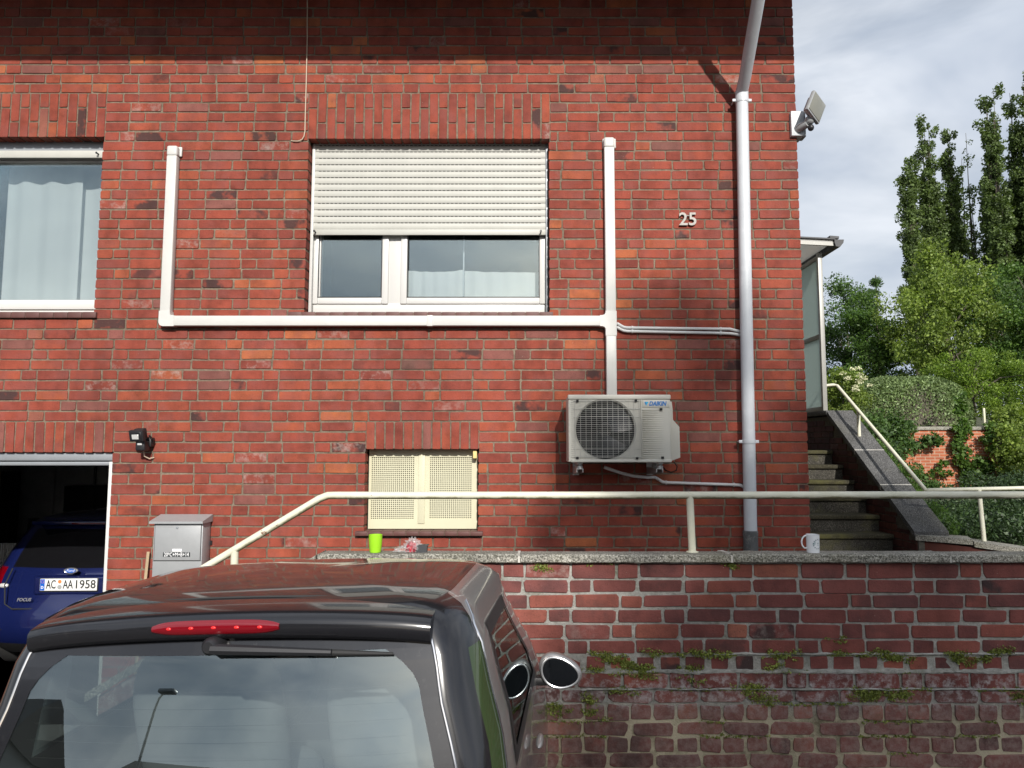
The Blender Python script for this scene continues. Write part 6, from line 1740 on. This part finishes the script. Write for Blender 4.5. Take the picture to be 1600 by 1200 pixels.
# ---------------------------------------------------------------- blue estate car in the garage
r2 = [(.22, .20, 4.25, .78, .25, .06), (.34, .06, 4.35, .87, .28, .07), (.50, .0, 4.4, .905, .30, .08), (.66, .03, 4.38, .91, .30, .08), (.80, .12, 4.20, .91, .30, .08),
      (.93, .17, 3.9, .90, .30, .08), (1.0, .20, 3.45, .885, .30, .08), (1.12, .27, 3.15, .845, .28, .07), (1.24, .35, 2.88, .795, .26, .06), (1.34, .42, 2.65, .745, .24, .05),
      (1.40, .45, 2.5, .70, .22, .05), (1.44, .50, 2.38, .63, .2, .05), (1.465, .62, 2.2, .52, .18, .04), (1.48, .9, 1.9, .30, .12, .03)]
rings = [(z, a, b, w, rc, bw, max(rc, .34) if z < 1.2 else rc, .15) for (z, a, b, w, rc, bw) in r2]
def reg2(k, j, side):
    z = rings[min(k, len(rings) - 1)][0]
    if z < .33: return 'lower_bumper'
    if z >= 1.39: return 'body'
    if .99 < z < 1.34:
        if j < J_ARC + 1: return 'rear_window'
        if J_ARC + 4 <= j < J_SIDE + 12: return 'side_window'
        if j >= J_FA + 2: return 'windscreen'
    if .79 < z < .99 and J_ARC + 2 <= j < J_SIDE + 1: return 'tail_lamp_' + ('r' if side > 0 else 'l')
    return 'body'
shell, H = car_shell(rings, reg2)
fx = P(113, 894, 6.75).x
ford = thing('estate_car', (fx, 6.62, 0.004), 'blue hatchback with German number plate parked inside the garage', 'car', rot=(0, 0, R(1.5)))
NRM = shell_normals(shell)
for nm, mb_ in shell.items():
    mt = {'body': 'carblue', 'lower_bumper': 'cartrim', 'rear_window': 'carglass_dark', 'side_window': 'carglass_dark', 'windscreen': 'carglass_dark', 'tail_lamp_r': 'redlens', 'tail_lamp_l': 'redlens'}[nm]
    o = mb_.build({'tail_lamp_r': 'tail_lamp', 'tail_lamp_l': 'tail_lamp'}.get(nm, nm), mt, ford, smooth=False); weld(o, NRM)
for s in (1, -1):
    m = MB(); p = surf(J_ARC + 1.2, .84, .004); m.ellipsoid((p.x * s, p.y, p.z), (.05, .02, .022), 14, 8); m.build('reversing_lamp', 'lens', ford)
m = MB(); zt_ = 1.43; m.bbox((-.55, .36, 1.385), (.55, .52, 1.425), .015); m.build('spoiler', 'carblue', ford)
m = MB(); m.bbox((-.16, .352, 1.392), (.16, .366, 1.408), .004); m.build('brake_light', 'redlens', ford)
zc0_ = P(105, 915, 6.72).z - .004
# tailgate crease panel and plate recess
m = MB(); m.bbox((-.62, .085, .46), (.62, .12, .488), .008); m.build('bumper_strip', 'cartrim', ford)
m = MB(); m.bbox((-.33, .098, zc0_ - .085), (.33, .20, zc0_ + .085), .02, 3); m.build('plate_recess', 'carblue', ford)
m = MB(); m.tube([(-.60, .215, 1.0), (-.62, .15, .86), (-.56, .075, .70), (-.48, .055, .66), (.48, .055, .66), (.56, .075, .70), (.62, .15, .86), (.60, .215, 1.0)], .006, 6); m.build('tailgate_gap', 'rubber', ford)
zc_ = P(105, 915, 6.68).z - .004
m = MB(); m.bbox((-.268, .094, zc_ - .064), (.268, .1, zc_ + .062), .002); m.build('plate_holder', 'black', ford)
m = MB(); m.bbox((-.26, .086, zc_ - .052), (.26, .094, zc_ + .058), .004); pl = m.build('number_plate', 'plate', ford)
m = MB(); m.box((-.256, .0848, zc_ - .048), (-.216, .0855, zc_ + .054)); m.build('plate_band', 'plateblue', pl, smooth=False)
text_obj('lettering', 'D', .034, .0002, 'white', pl, (-.236, .0842, zc_ - .022), offset=.001)
m = MB()
for k in range(12):
    a = 2 * math.pi * k / 12; m.lathe([(.0022, 0), (.0001, -.0003)], (-.236 + .012 * math.cos(a), .0844, zc_ + .030 + .012 * math.sin(a)), 6, axis='Y')
m.build('stars', 'orange', pl, smooth=False)
text_obj('lettering', 'AC', .108, .0004, 'ink', pl, (-.158, .0845, zc_ + .003), width=.088, offset=.0012)
text_obj('lettering', 'AA', .108, .0004, 'ink', pl, (-.004, .0845, zc_ + .003), width=.092, offset=.0012)
text_obj('lettering', '1958', .108, .0004, 'ink', pl, (.150, .0845, zc_ + .003), width=.180, offset=.0012)
m = MB(); m.lathe([(.017, 0), (.016, -.0012)], (-.080, .0856, zc_ + .031), 20, axis='Y'); m.build('seal', 'orange', pl)
m = MB(); m.lathe([(.020, 0), (.019, -.0012)], (-.080, .0856, zc_ - .018), 20, axis='Y'); m.build('seal', 'sealgrey', pl)
ze_ = P(101, 894, 6.68).z
m = MB(); N = 32
m.lathe([(.066, 0), (.064, -.010), (.055, -.016), (.046, -.012)], (0, .118, 0), N, axis='Y')
for v in m.v: v.z = v.z * .42 + ze_
em = m.build('emblem', 'silver', ford)
m = MB(); m.lathe([(.047, 0), (.045, -.003)], (0, .107, 0), N, axis='Y')
for v in m.v: v.z = v.z * .40 + ze_
m.build('emblem_field', 'plateblue', em)
text_obj('lettering', 'Ford', .034, .0003, 'white', em, (0, .1025, ze_ + .002), shear=.25, width=.075)
text_obj('badge', 'FOCUS', .040, .002, 'silver', ford, (-.37, .045, P(42, 937, 6.68).z), shear=.25, width=.13, offset=.001)
for y in (.75, 3.45):
    for s in (1, -1): wheel(ford, s * .80, y, .32, s, .2)
for s in (1, -1):
    m = MB(); m.ellipsoid((s * .98, 2.75, 1.02), (.10, .06, .07), 16, 10, .8); m.build('door_mirror', 'carblue', ford)

# walls, sills and other setting-like names are things of their own here
for o in bpy.data.objects:
    if o.parent is None and 'category' in o.keys() and 'kind' not in o.keys(): o['kind'] = 'thing'
